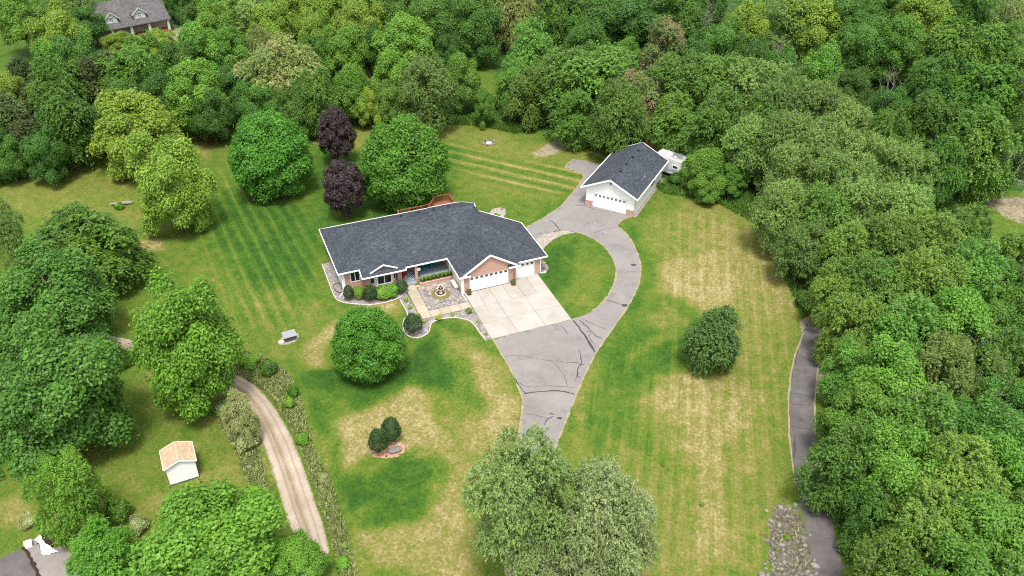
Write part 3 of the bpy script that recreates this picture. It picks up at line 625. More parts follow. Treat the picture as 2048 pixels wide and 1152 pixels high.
# ------------------------------------------------------------------ front walk, concrete apron, gravel beds (house frame: u along the front, v to the back)
HX, HY, HR = -20.407, 84.77, .380
def hw(u, v, z=0.0):
    c, s = math.cos(HR), math.sin(HR); return (HX+u*c-v*s, HY+u*s+v*c, z)
def hpoly(pts): return [hw(u, v)[:2] for u, v in pts]
apron = empty('concrete_apron', hw(13.6, -14.6), HR); tag(apron, 'pale concrete apron of large slabs before the garage doors', kind='structure')
def slab_at(parent, u0, u1, v0, v1, ou, ov, mat, h=.06, g=.013, skew=0.0):
    """a cast slab with eased edges, in the parent's frame"""
    a, b, c, d = u0-ou+g, u1-ou-g, v0-ov+g, v1-ov-g; e = .015
    V = [(a, c, -.1), (b, c, -.1), (b, d, -.1), (a, d, -.1), (a, c, h-e), (b, c, h-e), (b, d, h-e), (a, d, h-e), (a+e, c+e, h), (b-e, c+e, h), (b-e, d-e, h), (a+e, d-e, h)]
    V = [(x+skew*(y)/9, y, z) for x, y, z in V]
    return MB().add(V, [(0, 3, 2, 1)]+[(i, (i+1) % 4, 4+(i+1) % 4, 4+i) for i in range(4)]+[(4+i, 4+(i+1) % 4, 8+(i+1) % 4, 8+i) for i in range(4)]+[(8, 9, 10, 11)]).build('slab', mat, parent)
MB().prism(hpoly([(13.74, -14.6), (23.48, -14.6), (23.48, -4.7), (13.74, -5.3)]), -.1, .028).build('joint_bed', M['sealant'])['kind'] = 'structure'
US = [13.72, 16.85, 20.25, 23.5]; VS = [-14.62, -11.6, -8.4]
for i in range(3):
    for j in range(2): slab_at(apron, US[i], US[i+1], VS[j], VS[j+1], 13.6, -14.6, M['concrete'])
for a, b, d in ((13.72, 15.3, -5.25), (15.3, 16.85, -5.25), (16.85, 18.55, -5.25), (18.55, 20.25, -5.25), (20.25, 21.9, -4.6), (21.9, 23.5, -4.6)): slab_at(apron, a, b, -8.4, d, 13.6, -14.6, M['concrete'])
walk = empty('front_walk', hw(7.55, -8.2), HR); tag(walk, 'tan concrete front walk turning from apron to porch steps', kind='structure')
for a, b in ((7.62, 8.75), (8.75, 9.95), (9.95, 11.15), (11.15, 12.4), (12.4, 13.66)): slab_at(walk, a, b, -8.24, -7.0, 7.55, -8.2, M['walkconc'], .055)
for c, d, sh in ((-7.0, -5.6, 0), (-5.6, -4.2, 0), (-4.2, -2.7, 0), (-2.7, -1.22, 0)):
    s_ = slab_at(walk, 7.5, 8.75, c, d, 7.55, -8.2, M['walkconc'], .055)
court = MB().prism(hpoly([(8.78, -6.96), (13.68, -6.96), (13.68, -1.5), (9.1, -1.5), (8.78, -2.6)]), -.1, .035).build('gravel_court', M['gravel']); tag(court, 'mixed river gravel court around the fountain', kind='structure')
bed1 = MB().prism(g2([(800, 590), (812, 586), (838, 632), (844, 640), (900, 627), (944, 616), (986, 679), (972, 681), (961, 668), (950, 652), (937, 641), (910, 635.5), (884, 638), (864, 646), (856, 668), (835, 676), (815, 671), (806, 655), (808, 640), (815, 627), (800, 600)]), -.1, .03).build('gravel_bed', M['gravel']); tag(bed1, 'narrow gravel planting bed along the front walk', kind='structure')
bed2 = MB().prism(hpoly([(-.75, 7.4), (.7, 7.5), (.7, 1.0), (2.5, .5), (7.4, -.4), (7.5, -2.2), (6.2, -3.2), (4.2, -3.45), (2.6, -3.2), (1.0, -2.4), (-.3, -1.4), (-.8, -.1)]), -.1, .026).build('gravel_bed', M['gravel']); tag(bed2, 'gravel border around the left end of the house', kind='structure')
bed3 = MB().prism(hpoly([(23.6, -4.7), (24.5, -4.9), (25.3, -4.0), (25.5, -2.6), (25.0, -1.4), (23.6, -1.0)]), -.1, .028).build('gravel_bed', M['gravel']); tag(bed3, 'small gravel bed at the right corner of the garage', kind='structure')
bed4 = MB().prism(g2([(1030, 498), (1060, 486), (1090, 468), (1112, 461.5), (1142, 462), (1152, 465), (1125, 470), (1105, 480), (1090, 494), (1080, 510), (1050, 520)]), -.1, .034).build('gravel_bed', M['palegravel']); tag(bed4, 'pale gravel strip between driveway loop and lawn island', kind='structure')
bed5 = MB().prism(g2([(978, 427), (985, 418), (1000, 415), (1010, 418), (1012, 427), (1005, 438), (985, 440)]), -.1, .03).build('gravel_bed', M['palegravel']); tag(bed5, 'small pale gravel bed behind the garage roof', kind='structure')
bed6 = MB().prism(g2([(738, 905), (748, 914), (772, 917), (795, 914), (808, 906), (810, 893), (802, 884), (790, 886), (770, 890), (748, 895)]), -.1, .03).build('mulch_bed', M['mulch']); tag(bed6, 'red mulch bed under the two clipped yews and boulder', kind='structure')
bed7 = MB().prism(g2([(557, 688), (572, 690), (590, 684), (598, 675), (597, 667), (585, 665), (565, 672)]), -.1, .028).build('gravel_bed', M['palegravel']); tag(bed7, 'pale gravel patch around the grey well cover', kind='structure')
bed8 = MB().prism(g2([(1264, 433), (1322, 356), (1329, 357), (1273, 434)]), -.1, .022).build('gravel_bed', M['palegravel']); tag(bed8, 'gravel drip strip along the detached garage wall', kind='structure')
M['edging'] = plain('concrete_edging', (.50, .46, .40), (.38, .35, .31), 5, .9)
edge_pts = [(800, 600), (815, 628), (808, 640), (806, 655), (815, 671), (835, 676), (856, 666), (864, 646), (884, 638), (910, 635.5), (937, 641), (950, 652), (961, 668), (972, 681)]
tag(MB().tube([(*gp(*p)[:2], .03) for p in smooth_line(edge_pts, 4)], .06, 6).build('lawn_edging', M['edging'], bed1) and bed1, None)
MB().tube([(*hw(u, v)[:2], .03) for u, v in smooth_line([(-.75, 7.4), (-.8, 3), (-.8, -.1), (-.3, -1.4), (1.0, -2.4), (2.6, -3.2), (4.2, -3.45), (6.2, -3.2), (7.5, -2.2)], 4)], .06, 6).build('lawn_edging', M['edging'], bed2)

# ------------------------------------------------------------------ building helpers (local frame of the building; front faces -y)
def wall_box(parent, x0, x1, y0, y1, z0, z1, mat, name='wall'): return MB().box(x0, x1, y0, y1, z0, z1).build(name, mat, parent)
def board(parent, p, q, h=.2, t=.06, mat=None, name='fascia'): return MB().obox(p, q, t, h).build(name, mat or M['trim'], parent)
def window_y(parent, x0, x1, z0, z1, y, lights=1, f=.07, mat=None, grid=0):
    """window in a wall facing -y; frame proud of the wall, one pane per light"""
    mb = MB(); d0, d1 = y-.06, y+.02
    mb.box(x0, x1, d0, d1, z0, z0+f); mb.box(x0, x1, d0, d1, z1-f, z1)
    xs = [x0+(x1-x0)*i/lights for i in range(lights+1)]
    for i, x in enumerate(xs):
        a = x if i == 0 else (x-f if i == lights else x-f/2); mb.box(a, a+f, d0, d1, z0+f, z1-f)
    w = mb.build('window', mat or M['trim'], parent)
    for i in range(lights):
        MB().box(xs[i]+f*.6, xs[i+1]-f*.6, y-.022, y+.01, z0+f*.8, z1-f*.8).build('pane', M['glass'], w)
        if grid:
            mm = MB(); xm = (xs[i]+xs[i+1])/2; zm = (z0+z1)/2
            mm.box(xm-.02, xm+.02, y-.04, y-.015, z0+f, z1-f); mm.box(xs[i]+f, xs[i+1]-f, y-.045, y-.012, zm-.02, zm+.02); mm.build('glazing_bar', M['trim'], w)
    return w
def garage_door(parent, x0, x1, z1, y, nwin, cols, section_h=None):
    """sectional door: four hinged sections of raised panels, windows in the top one"""
    door = MB().box(x0, x1, y+.02, y+.05, 0.02, z1).build('garage_door', M['white'], parent)
    h = (z1-.04)/4
    for r in range(4):
        z0 = .03+r*h; mb = MB(); mb.box(x0+.01, x1-.01, y-.015, y+.02, z0+.008, z0+h-.008)
        if r < 3:
            w = (x1-x0)/cols
            for c in range(cols): mb.box(x0+c*w+.07, x0+(c+1)*w-.07, y-.03, y-.015, z0+.09, z0+h-.09)
        sec = mb.build('section', M['white'], door)
    w = (x1-x0)/nwin
    for c in range(nwin):
        MB().box(x0+c*w+.13, x0+(c+1)*w-.13, y-.028, y-.012, .03+3*h+.12, .03+4*h-.10).build('pane', M['glass'], door)
    mb = MB(); mb.box(x0-.12, x0, y-.05, y+.05, 0, z1+.12); mb.box(x1, x1+.12, y-.05, y+.05, 0, z1+.12); mb.box(x0, x1, y-.05, y+.05, z1, z1+.12)
    mb.build('door_casing', M['trim'], parent)
    return door

# ------------------------------------------------------------------ the house
house = empty('brick_house', (HX, HY, 0), HR)
tag(house, 'long brick house with charcoal hip roof, porch and attached garages', 'house')
P5 = .5
def zm(v): return 3.0+P5*v                       # main front slope
# roof slopes
rf = MB()
rf.slab([(u, v, zm(v)) for u, v in [(0, 0), (2.5, 0), (2.5, -1.15), (7.9, -1.15), (7.9, -.88), (13.3, -.88), (18.9, 4.72), (18.9, 5.4), (5.4, 5.4)]])
rf.slab([(0, 10.8, 3.0), (0, 0, 3.0), (5.4, 5.4, 5.7)])
rf.slab([(18.9, 10.8, 3.0), (18.0, 11.35, 2.725), (14.7, 11.35, 2.725), (14.1, 10.8, 3.0), (0, 10.8, 3.0), (5.4, 5.4, 5.7), (18.9, 5.4, 5.7)][::1])
GE = 2.6
rf.slab([(13.15, -4.95, GE), (18.875, .775, GE+2.8625), (18.875, 5.05, GE+2.8625), (13.15, -.8, GE)][::-1])
rf.slab([(13.15, -4.95, GE), (24.6, -4.95, GE), (18.875, .775, GE+2.8625)])
rf.slab([(24.6, -4.95, GE), (24.6, 3.45, GE), (18.875, 3.75, GE+2.8625), (18.875, .775, GE+2.8625)])
roof = rf.build('roof', M['shingle'], house)
# front gable over the double door
g = MB(); gx0, gx1, gm, gz0, gz1, gy = 13.62, 20.5, 17.06, 2.66, 4.86, -5.45
yb = lambda z: -4.95+(z-GE)/P5+.25
g.slab([(gx0, gy, gz0), (gm, gy, gz1), (gm, yb(gz1), gz1), (gx0, yb(gz0), gz0)][::-1], .10)
g.slab([(gx1, gy, gz0), (gm, gy, gz1), (gm, yb(gz1), gz1), (gx1, yb(gz0), gz0)], .10)
g.build('gable_roof', M['shingle'], roof)
# shingled eave returns either side of the gable
for a, b, vv in ((13.15, 14.5, -5.5), (19.35, 20.75, -5.58)):
    MB().add([(a, vv, GE-.02), (b, vv, GE-.02), (b, -5.22, GE+.16), (a, -5.22, GE+.16), (a, vv, GE-.12), (b, vv, GE-.12), (b, -5.22, GE-.12), (a, -5.22, GE-.12)],
             [(0, 1, 2, 3), (7, 6, 5, 4), (0, 4, 5, 1), (1, 5, 6, 2), (2, 6, 7, 3), (3, 7, 4, 0)]).build('eave_return', M['shingle'], roof)
    board(house, (a-.05, vv-.04, GE-.1), (b+.03, vv-.04, GE-.1), .19, .08)
    board(house, (b, vv, GE-.1), (b, -5.22, GE-.1), .17, .06)
# ridge and hip caps
def cap(p, q): return MB().obox(np.array(p)+(0, 0, .0), np.array(q)+(0, 0, .0), .22, .03).build('ridge_cap', M['shingle'], roof)
for p, q in (((5.4, 5.4, 5.7), (18.9, 5.4, 5.7)), ((0.1, .1, 3.05), (5.4, 5.4, 5.7)), ((.1, 10.7, 3.05), (5.4, 5.4, 5.7)), ((24.5, -4.85, GE+.05), (18.875, .775, GE+2.8625)), ((18.875, .775, GE+2.8625), (18.875, 5.0, GE+2.8625)), ((gm, gy, gz1), (gm, yb(gz1)-.2, gz1))): cap(p, q)
# white gutters and fascia along every eave
for p, q in (((-.05, -.05, 2.93), (-.05, 10.85, 2.93)), ((-.08, -.05, 2.93), (2.5, -.05, 2.93)), ((2.5, 0, 2.93), (2.5, -1.15, 2.36)), ((2.47, -1.2, 2.36), (7.95, -1.2, 2.36)), ((7.92, -1.15, 2.38), (7.92, -.88, 2.5)), ((7.9, -.93, 2.5), (13.2, -.93, 2.5)),
             ((13.1, -.9, 2.53), (13.1, -5.5, 2.53)), ((24.65, -5.02, 2.53), (24.65, 3.5, 2.53)), ((20.75, -5.0, 2.53), (24.7, -5.0, 2.53)), ((-.08, 10.85, 2.93), (14.1, 10.85, 2.93)), ((14.1, 10.85, 2.93), (14.7, 11.4, 2.66)), ((14.7, 11.4, 2.66), (18.0, 11.4, 2.66)), ((18.0, 11.4, 2.66), (18.95, 10.8, 2.93)),
             ((24.6, 3.5, 2.55), (18.9, 3.8, GE+2.8)), ((18.95, 10.8, 2.95), (18.95, 5.4, 5.64)), ((18.95, 5.4, 5.64), (18.95, 3.9, 4.9))):
    board(house, p, q, .15, .08, name='gutter' if p[2] == q[2] else 'fascia')
for s, gxx in ((-1, gx0), (1, gx1)):
    board(house, (gxx-s*.0, gy-.05, gz0-.06), (gm, gy-.05, gz1-.06), .2, .09, name='rake_board')
# walls
br, sd = M['brick'], M['cream']
wall_box(house, .5, .7, .5, 10.3, 0, 2.95, M['siding'])                                   # left end
wall_box(house, .7, 3.6, .45, .65, 0, 2.9, br)                                            # bedroom front
wall_box(house, .38, .72, .40, .70, 0, 2.9, M['trim'], 'corner_board')
wall_box(house, 3.0, 3.6, -.25, .45, 0, 2.5, br)                                          # pier left of bay
wall_box(house, 7.0, 7.5, -.25, .45, 0, 2.45, br)                                         # pier right of bay
wall_box(house, 7.5, 18.9, 1.75, 1.95, 0, 3.2, br, 'porch_wall')                          # wall behind porch
wall_box(house, 7.3, 7.5, .45, 1.75, 0, 2.9, sd)
wall_box(house, 13.55, 13.75, -5.25, 1.75, 0, 2.6, sd, 'garage_side_wall')                # porch side of the garage
wall_box(house, 13.50, 13.74, -5.30, -5.06, 0, 2.55, M['trim'], 'corner_board')
wall_box(house, .7, 18.9, 10.1, 10.3, 0, 2.95, M['siding'], 'back_wall')
wall_box(house, 18.7, 18.88, 3.6, 10.1, 0, 2.95, M['siding'])
wall_box(house, 23.6, 23.8, -4.55, 3.2, 0, 2.55, M['siding'])
wall_box(house, 18.9, 23.6, 3.0, 3.2, 0, 2.55, M['siding'])
MB().add([(18.72, 3.7, 2.9), (18.72, 10.2, 2.9), (18.72, 5.4, 5.5), (18.86, 3.7, 2.9), (18.86, 10.2, 2.9), (18.86, 5.4, 5.5)], [(0, 2, 1), (3, 4, 5), (0, 1, 4, 3), (1, 2, 5, 4), (2, 0, 3, 5)]).build('gable_wall', M['siding'], house)
# garage front in brick with the door openings left free
def brick_front(parts, y0, y1, nm='garage_front'):
    mb = MB()
    for p in parts: mb.box(*p[:2], y0, y1, *p[2:])
    return mb.build(nm, br, house)
brick_front([(13.74, 14.46, 0, 2.75), (19.44, 20.05, 0, 2.75), (14.46, 19.44, 2.14, 2.75)], -5.22, -5.0)
MB().add([(13.9, -5.22, 2.75), (20.2, -5.22, 2.75), (gm, -5.22, 4.70), (13.9, -5.0, 2.75), (20.2, -5.0, 2.75), (gm, -5.0, 4.70)], [(0, 1, 2), (5, 4, 3), (0, 3, 4, 1), (1, 4, 5, 2), (2, 5, 3, 0)]).build('brick_gable', br, house)
brick_front([(20.05, 20.6, 0, 2.6), (23.08, 23.8, 0, 2.6), (20.6, 23.08, 2.14, 2.6)], -4.68, -4.5)
wall_box(house, 19.85, 20.05, -5.0, -4.68, 0, 2.6, br, 'garage_return')
garage_door(house, 14.5, 19.4, 2.1, -5.12, 8, 8)
garage_door(house, 20.64, 23.04, 2.1, -4.6, 4, 4)
# windows
window_y(house, 1.42, 2.58, 1.15, 2.58, .45, 2)
bay = MB().add([(3.6, .3, .45), (4.3, -.62, .45), (6.25, -.62, .45), (6.95, .3, .45), (3.6, .3, 2.5), (4.3, -.62, 2.5), (6.25, -.62, 2.5), (6.95, .3, 2.5)],
               [(0, 1, 5, 4), (1, 2, 6, 5), (2, 3, 7, 6), (3, 0, 4, 7), (4, 5, 6, 7), (3, 2, 1, 0)]).build('bay_wall', M['cream'], house)
window_y(bay, 4.38, 6.17, .68, 2.05, -.63, 2, .09)
for sgn, (ax, ay), (bx, by) in ((-1, (3.6, .3), (4.3, -.62)), (1, (6.25, -.62), (6.95, .3))):
    d = np.array([bx-ax, by-ay]); L = np.linalg.norm(d); d /= L; nrm = np.array([d[1], -d[0]])
    def q(t, off, z): p = np.array([ax, ay])+d*t+nrm*off; return (p[0], p[1], z)
    mb = MB()
    for t0, t1, z0, z1 in ((.22, .30, .68, 2.05), (L-.30, L-.22, .68, 2.05), (.30, L-.30, .68, .77), (.30, L-.30, 1.96, 2.05)):
        mb.add([q(t0, 0, z0), q(t1, 0, z0), q(t1, .06, z0), q(t0, .06, z0), q(t0, 0, z1), q(t1, 0, z1), q(t1, .06, z1), q(t0, .06, z1)], [(0, 3, 2, 1), (4, 5, 6, 7), (0, 1, 5, 4), (1, 2, 6, 5), (2, 3, 7, 6), (3, 0, 4, 7)])
    wn_ = mb.build('window', M['trim'], bay)
    MB().add([q(.3, .02, .77), q(L-.3, .02, .77), q(L-.3, .02, 1.96), q(.3, .02, 1.96)], [(0, 1, 2, 3)]).build('pane', M['glass'], wn_)
wall_box(house, 3.62, 6.93, -.2, .3, 0, .45, br, 'bay_base')
# little pediment on the bay roof
pz = zm(-.62)
ped = MB(); ped.slab([(3.62, -.75, pz-.02), (5.28, -.75, pz+.78), (5.28, 1.75, pz+.78), (3.62, -.2, pz-.02)][::-1], .08); ped.slab([(6.94, -.75, pz-.02), (5.28, -.75, pz+.78), (5.28, 1.75, pz+.78), (6.94, -.2, pz-.02)], .08)
pedo = ped.build('pediment', M['shingle'], roof)
MB().add([(3.9, -.66, pz-.02), (6.66, -.66, pz-.02), (5.28, -.66, pz+.68), (3.9, -.6, pz-.02), (6.66, -.6, pz-.02), (5.28, -.6, pz+.68)], [(0, 1, 2), (5, 4, 3), (0, 3, 4, 1), (1, 4, 5, 2), (2, 5, 3, 0)]).build('pediment_face', M['old_shingle'], pedo)
for s, x in ((-1, 3.6), (1, 6.96)): MB().obox((x, -.78, pz-.06), (5.28, -.78, pz+.74), .07, .15).build('rake_board', M['trim'], pedo)
# porch: raised grey floor, steps, posts, front door
MB().prism([(7.5, -.12), (9.4, -.12), (9.4, -.86), (13.55, -.86), (13.55, 1.75), (7.5, 1.75)], 0, .44).build('porch_floor', M['greyfloor'], house)
MB().box(7.75, 9.15, -.62, -.12, 0, .30).build('step', M['greyfloor'], house); MB().box(7.85, 9.12, -1.16, -.62, 0, .15).build('step', M['greyfloor'], house)
for u in (9.22,): MB().box(u-.17, u+.17, -.78, -.44, 0, 2.45).build('porch_post', br, house)
MB().box(13.4, 13.54, -.8, -.6, .44, 2.5).build('porch_post', M['trim'], house)
dr = MB().box(9.75, 10.65, 1.66, 1.74, .46, 2.5).build('front_door', plain('dark_door', (.05, .03, .025), (.03, .02, .02), 3, .5), house)
MB().tube([(10.52, 1.62, 1.4), (10.52, 1.56, 1.4)], .04, 8).build('handle', M['metal'], dr)
window_y(house, 7.7, 9.25, .95, 2.3, 1.74, 2, .09); window_y(house, 11.2, 12.8, .95, 2.3, 1.74, 2, .09)
# planter along the porch edge
MB().prism([(9.32, -1.62), (9.55, -1.72), (13.5, -1.72), (13.5, -.9), (9.42, -.9)], 0, .30).build('planter_wall', M['pinkstone'], house)
# vents, downspouts
MB().tube([(2.3, 7.4, 4.05), (2.3, 7.4, 4.42)], .06, 8).build('vent_pipe', M['metal'], roof)
for u in (7.2, 9.6, 11.8, 13.8, 15.8): MB().box(u-.16, u+.16, 6.0, 6.3, 5.2, 5.52).build('roof_vent', M['black'], roof)
for p in ([(.3, .3, 2.85), (.42, .4, 2.5), (.42, .4, .15), (-.2, -.5, .1)], [(23.7, -4.7, 2.45), (23.86, -4.72, 2.2), (23.86, -4.72, .12), (24.6, -4.75, .08)], [(13.3, -5.5, 2.45), (13.42, -5.36, 2.2), (13.42, -5.36, .12), (13.5, -6.9, .09)]):
    MB().tube(p, .06, 6).build('downspout', M['trim'], house)
# deck behind the house: cedar posts, rails and balusters
deck = empty('deck', (0, 0, 0), 0, house)
MB().box(10.6, 18.4, 10.4, 12.3, 1.55, 1.70).build('deck_floor', M['wood'], deck)
MB().box(15.2, 18.4, 12.31, 14.1, 1.55, 1.70).build('deck_floor', M['wood'], deck)
path = [(10.6, 10.5), (10.6, 12.2), (12.2, 12.2), (13.8, 12.2), (15.2, 12.4), (16.2, 14.0), (18.3, 14.0), (18.3, 10.6)]
for x, y in path: MB().box(x-.06, x+.06, y-.06, y+.06, 0, 2.82).build('post', M['wood'], deck)
for (a, b) in zip(path[:-1], path[1:]):
    MB().obox((*a, 2.68), (*b, 2.68), .13, .05).build('rail', M['wood'], deck); MB().obox((*a, 1.82), (*b, 1.82), .06, .07).build('rail', M['wood'], deck)
    n_ = max(2, int(math.dist(a, b)/.16)); mb = MB()
    for i in range(1, n_):
        t = i/n_; x, y = a[0]*(1-t)+b[0]*t, a[1]*(1-t)+b[1]*t; mb.box(x-.02, x+.02, y-.02, y+.02, 1.84, 2.66)
    o = mb.build('balusters', M['wood'], deck); o['kind'] = 'stuff'

# ------------------------------------------------------------------ detached garage
dg = empty('detached_garage', (13.148, 104.202, 0), -.469)
tag(dg, 'white gabled detached garage with charcoal roof and brick corners', 'garage')
W2, LN, EH, RH = 4.08, 12.77, 3.0, 5.02
rs_ = MB(); rs_.slab([(-W2, 0, EH), (0, 0, RH), (0, LN, RH), (-W2, LN, EH)][::-1]); rs_.slab([(W2, 0, EH), (0, 0, RH), (0, LN, RH), (W2, LN, EH)])
dgr = rs_.build('roof', M['shingle'], dg)
MB().obox((0, 0, RH+.012), (0, LN, RH+.012), .26, .035).build('ridge_cap', M['shingle'], dgr)
for s in (-1, 1):
    board(dg, (s*W2, -.04, EH-.08), (0, -.04, RH-.08), .2, .07, name='rake_board'); board(dg, (s*W2, LN+.04, EH-.08), (0, LN+.04, RH-.08), .2, .07, name='rake_board')
    board(dg, (s*(W2+.05), -.05, EH-.08), (s*(W2+.05), LN+.05, EH-.08), .17, .11, name='gutter')
sdm = M['siding']
for p in ((-3.53, -3.35, .75, 12.2, 0, 2.95), (3.35, 3.53, .75, 12.2, 0, 2.95), (-3.35, 3.35, 12.0, 12.2, 0, 2.95)): wall_box(dg, *p, sdm)
mb = MB(); mb.box(-3.53, -2.4, .55, .75, 0, 2.95); mb.box(2.4, 3.53, .55, .75, 0, 2.95); mb.box(-2.4, 2.4, .55, .75, 2.18, 2.95)
mb.add([(-3.9, .55, 2.95), (3.9, .55, 2.95), (0, .55, 4.88), (-3.9, .75, 2.95), (3.9, .75, 2.95), (0, .75, 4.88)], [(0, 1, 2), (5, 4, 3), (0, 3, 4, 1), (1, 4, 5, 2), (2, 5, 3, 0)]); mb.build('front_wall', sdm, dg)
MB().add([(-3.9, 12.0, 2.95), (3.9, 12.0, 2.95), (0, 12.0, 4.88), (-3.9, 12.2, 2.95), (3.9, 12.2, 2.95), (0, 12.2, 4.88)], [(0, 1, 2), (5, 4, 3), (0, 3, 4, 1), (1, 4, 5, 2), (2, 5, 3, 0)]).build('back_gable', sdm, dg)
for a, b in ((-3.58, -2.52), (2.52, 3.58)):
    MB().box(a, b, .46, .75 if a > 0 else .75, 0, .80).build('brick_base', br, dg); MB().box(a-.03, b+.03, .43, .549, .80, .86).build('brick_cap', M['pinkstone'], dg)
door = garage_door(dg, -2.35, 2.35, 2.12, .60, 8, 8)
for c in range(8):   # arched muntins in each light
    x0 = -2.35+c*4.7/8+.13; x1 = x0+4.7/8-.26; zt = 2.0; mb = MB()
    for k in (1, 2): mb.obox((x0+(x1-x0)*k/3, .565, 1.74), ((x0+x1)/2, .565, zt), .02, .025, up=(0, 1, 0))
    mb.build('muntin', M['trim'], door)
lamp = MB().box(-.09, .09, .42, .55, 4.08, 4.3).build('gable_lamp', M['black'], dg)
MB().lathe([(.03, 3.96), (.08, 4.0), (.08, 4.09)], 10, (0, .48)).build('lamp_bulb', M['metal'], lamp)
def window_x(parent, x, y0, y1, z0, z1):
    mb = MB(); f = .06
    mb.box(x-.02, x+.05, y0, y1, z0, z0+f); mb.box(x-.02, x+.05, y0, y1, z1-f, z1); mb.box(x-.02, x+.05, y0, y0+f, z0+f, z1-f); mb.box(x-.02, x+.05, y1-f, y1, z0+f, z1-f); mb.box(x-.02, x+.05, (y0+y1)/2-.05, (y0+y1)/2+.05, z0+f, z1-f)
    w = mb.build('window', M['trim'], parent)
    for a, b in ((y0+f, (y0+y1)/2-.05), ((y0+y1)/2+.05, y1-f)): MB().box(x-.01, x+.025, a-.01, b+.01, z0+.05, z1-.05).build('pane', M['glass'], w)
window_x(dg, 3.53, 7.3, 8.9, 1.1, 2.0)
def droof(x): return EH+(W2-abs(x))*(RH-EH)/W2
for y in (3.1, 5.5, 7.9, 10.2): MB().box(.12, .42, y-.17, y+.17, droof(.42)-.02, droof(.12)+.07).build('roof_vent', M['black'], dgr)
MB().tube([(2.9, 5.9, droof(2.9)-.05), (2.9, 5.9, droof(2.9)+.3)], .06, 8).build('vent_pipe', M['metal'], dgr); MB().tube([(3.05, 5.4, droof(3.05)-.05), (3.05, 5.4, droof(3.05)+.18)], .09, 8).build('vent_pipe', M['metal'], dgr)

# ------------------------------------------------------------------ garden shed, lower left
sh = empty('garden_shed', (-29.986, 55.239, 0), .44)
tag(sh, 'small white shed with tan shingle roof on the lawn', 'shed')
w2, ln, eh, rh = 1.44, 2.61, 2.30, 2.91
mb = MB(); mb.slab([(-w2, 0, eh), (0, 0, rh), (0, ln, rh), (-w2, ln, eh)][::-1], .06); mb.slab([(w2, 0, eh), (0, 0, rh), (0, ln, rh), (w2, ln, eh)], .06); shr = mb.build('roof', M['tan_shingle'], sh)
MB().obox((0, 0, rh+.01), (0, ln, rh+.01), .24, .03).build('ridge_cap', M['tan_shingle'], shr)
for s in (-1, 1):
    board(sh, (s*w2, -.025, eh-.05), (0, -.025, rh-.05), .11, .04, name='rake_board'); board(sh, (s*w2, ln+.025, eh-.05), (0, ln+.025, rh-.05), .11, .04, name='rake_board'); board(sh, (s*(w2+.02), 0, eh-.05), (s*(w2+.02), ln, eh-.05), .1, .03)
shw = plain('shed_siding', (.80, .80, .80), (.77, .77, .78), 3, .5)
for p in ((-1.27, 1.27, .16, .24, .14, 2.3), (-1.27, -1.19, .24, 2.44, .14, 2.3), (1.19, 1.27, .24, 2.44, .14, 2.3), (-1.19, 1.19, 2.36, 2.44, .14, 2.3)): wall_box(sh, *p, shw)
MB().add([(-1.4, .16, 2.3), (1.4, .16, 2.3), (0, .16, 2.83), (-1.4, .24, 2.3), (1.4, .24, 2.3), (0, .24, 2.83)], [(0, 1, 2), (5, 4, 3), (0, 3, 4, 1), (1, 4, 5, 2), (2, 5, 3, 0)]).build('gable', shw, sh)
mb = MB()
for i in range(1, 12): x = -1.27+i*2.54/12; mb.box(x-.012, x+.012, .148, .16, .14, 2.3)
o = mb.build('battens', shw, sh); o['kind'] = 'stuff'
MB().box(-1.3, 1.3, .13, 2.47, 0, .14).build('base', plain('shed_skid', (.09, .09, .10), (.06, .06, .06), 4), sh)

# ------------------------------------------------------------------ neighbouring house, far upper left
fh = empty('dormered_house', (-80.55, 170.3, 0), .62)
tag(fh, 'grey-roofed house with two dormers and porch posts, upper left', 'house')
mb = MB(); mb.slab([(-2.5, 0, 2.6), (13.2, 0, 2.6), (13.2, 6.3, 6.3), (-2.5, 6.3, 6.3)], .15); mb.slab([(-2.5, 12.6, 2.6), (13.2, 12.6, 2.6), (13.2, 6.3, 6.3), (-2.5, 6.3, 6.3)][::-1], .15); fr = mb.build('roof', M['old_shingle'], fh)
cr = plain('cream_siding_far', (.58, .55, .46), (.5, .47, .4), 2, .7)
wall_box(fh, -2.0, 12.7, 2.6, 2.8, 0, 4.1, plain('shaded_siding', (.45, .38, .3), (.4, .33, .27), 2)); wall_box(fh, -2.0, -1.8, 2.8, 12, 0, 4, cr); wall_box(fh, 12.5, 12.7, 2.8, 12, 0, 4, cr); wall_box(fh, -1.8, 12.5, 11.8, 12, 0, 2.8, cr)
MB().add([(12.5, 1.2, 3.2), (12.5, 11.4, 3.2), (12.5, 6.3, 6.1), (12.68, 1.2, 3.2), (12.68, 11.4, 3.2), (12.68, 6.3, 6.1)], [(0, 2, 1), (3, 4, 5), (0, 1, 4, 3), (1, 2, 5, 4), (2, 0, 3, 5)]).build('gable_wall', cr, fh)
MB().box(-2.2, 13.0, .1, 2.6, 0, .35).build('porch_floor', M['wood'], fh)
for x in (-2.0, 1.6, 5.3, 8.8, 12.6): MB().box(x-.24, x+.24, .25, .7, .35, 2.55).build('porch_post', cr, fh)
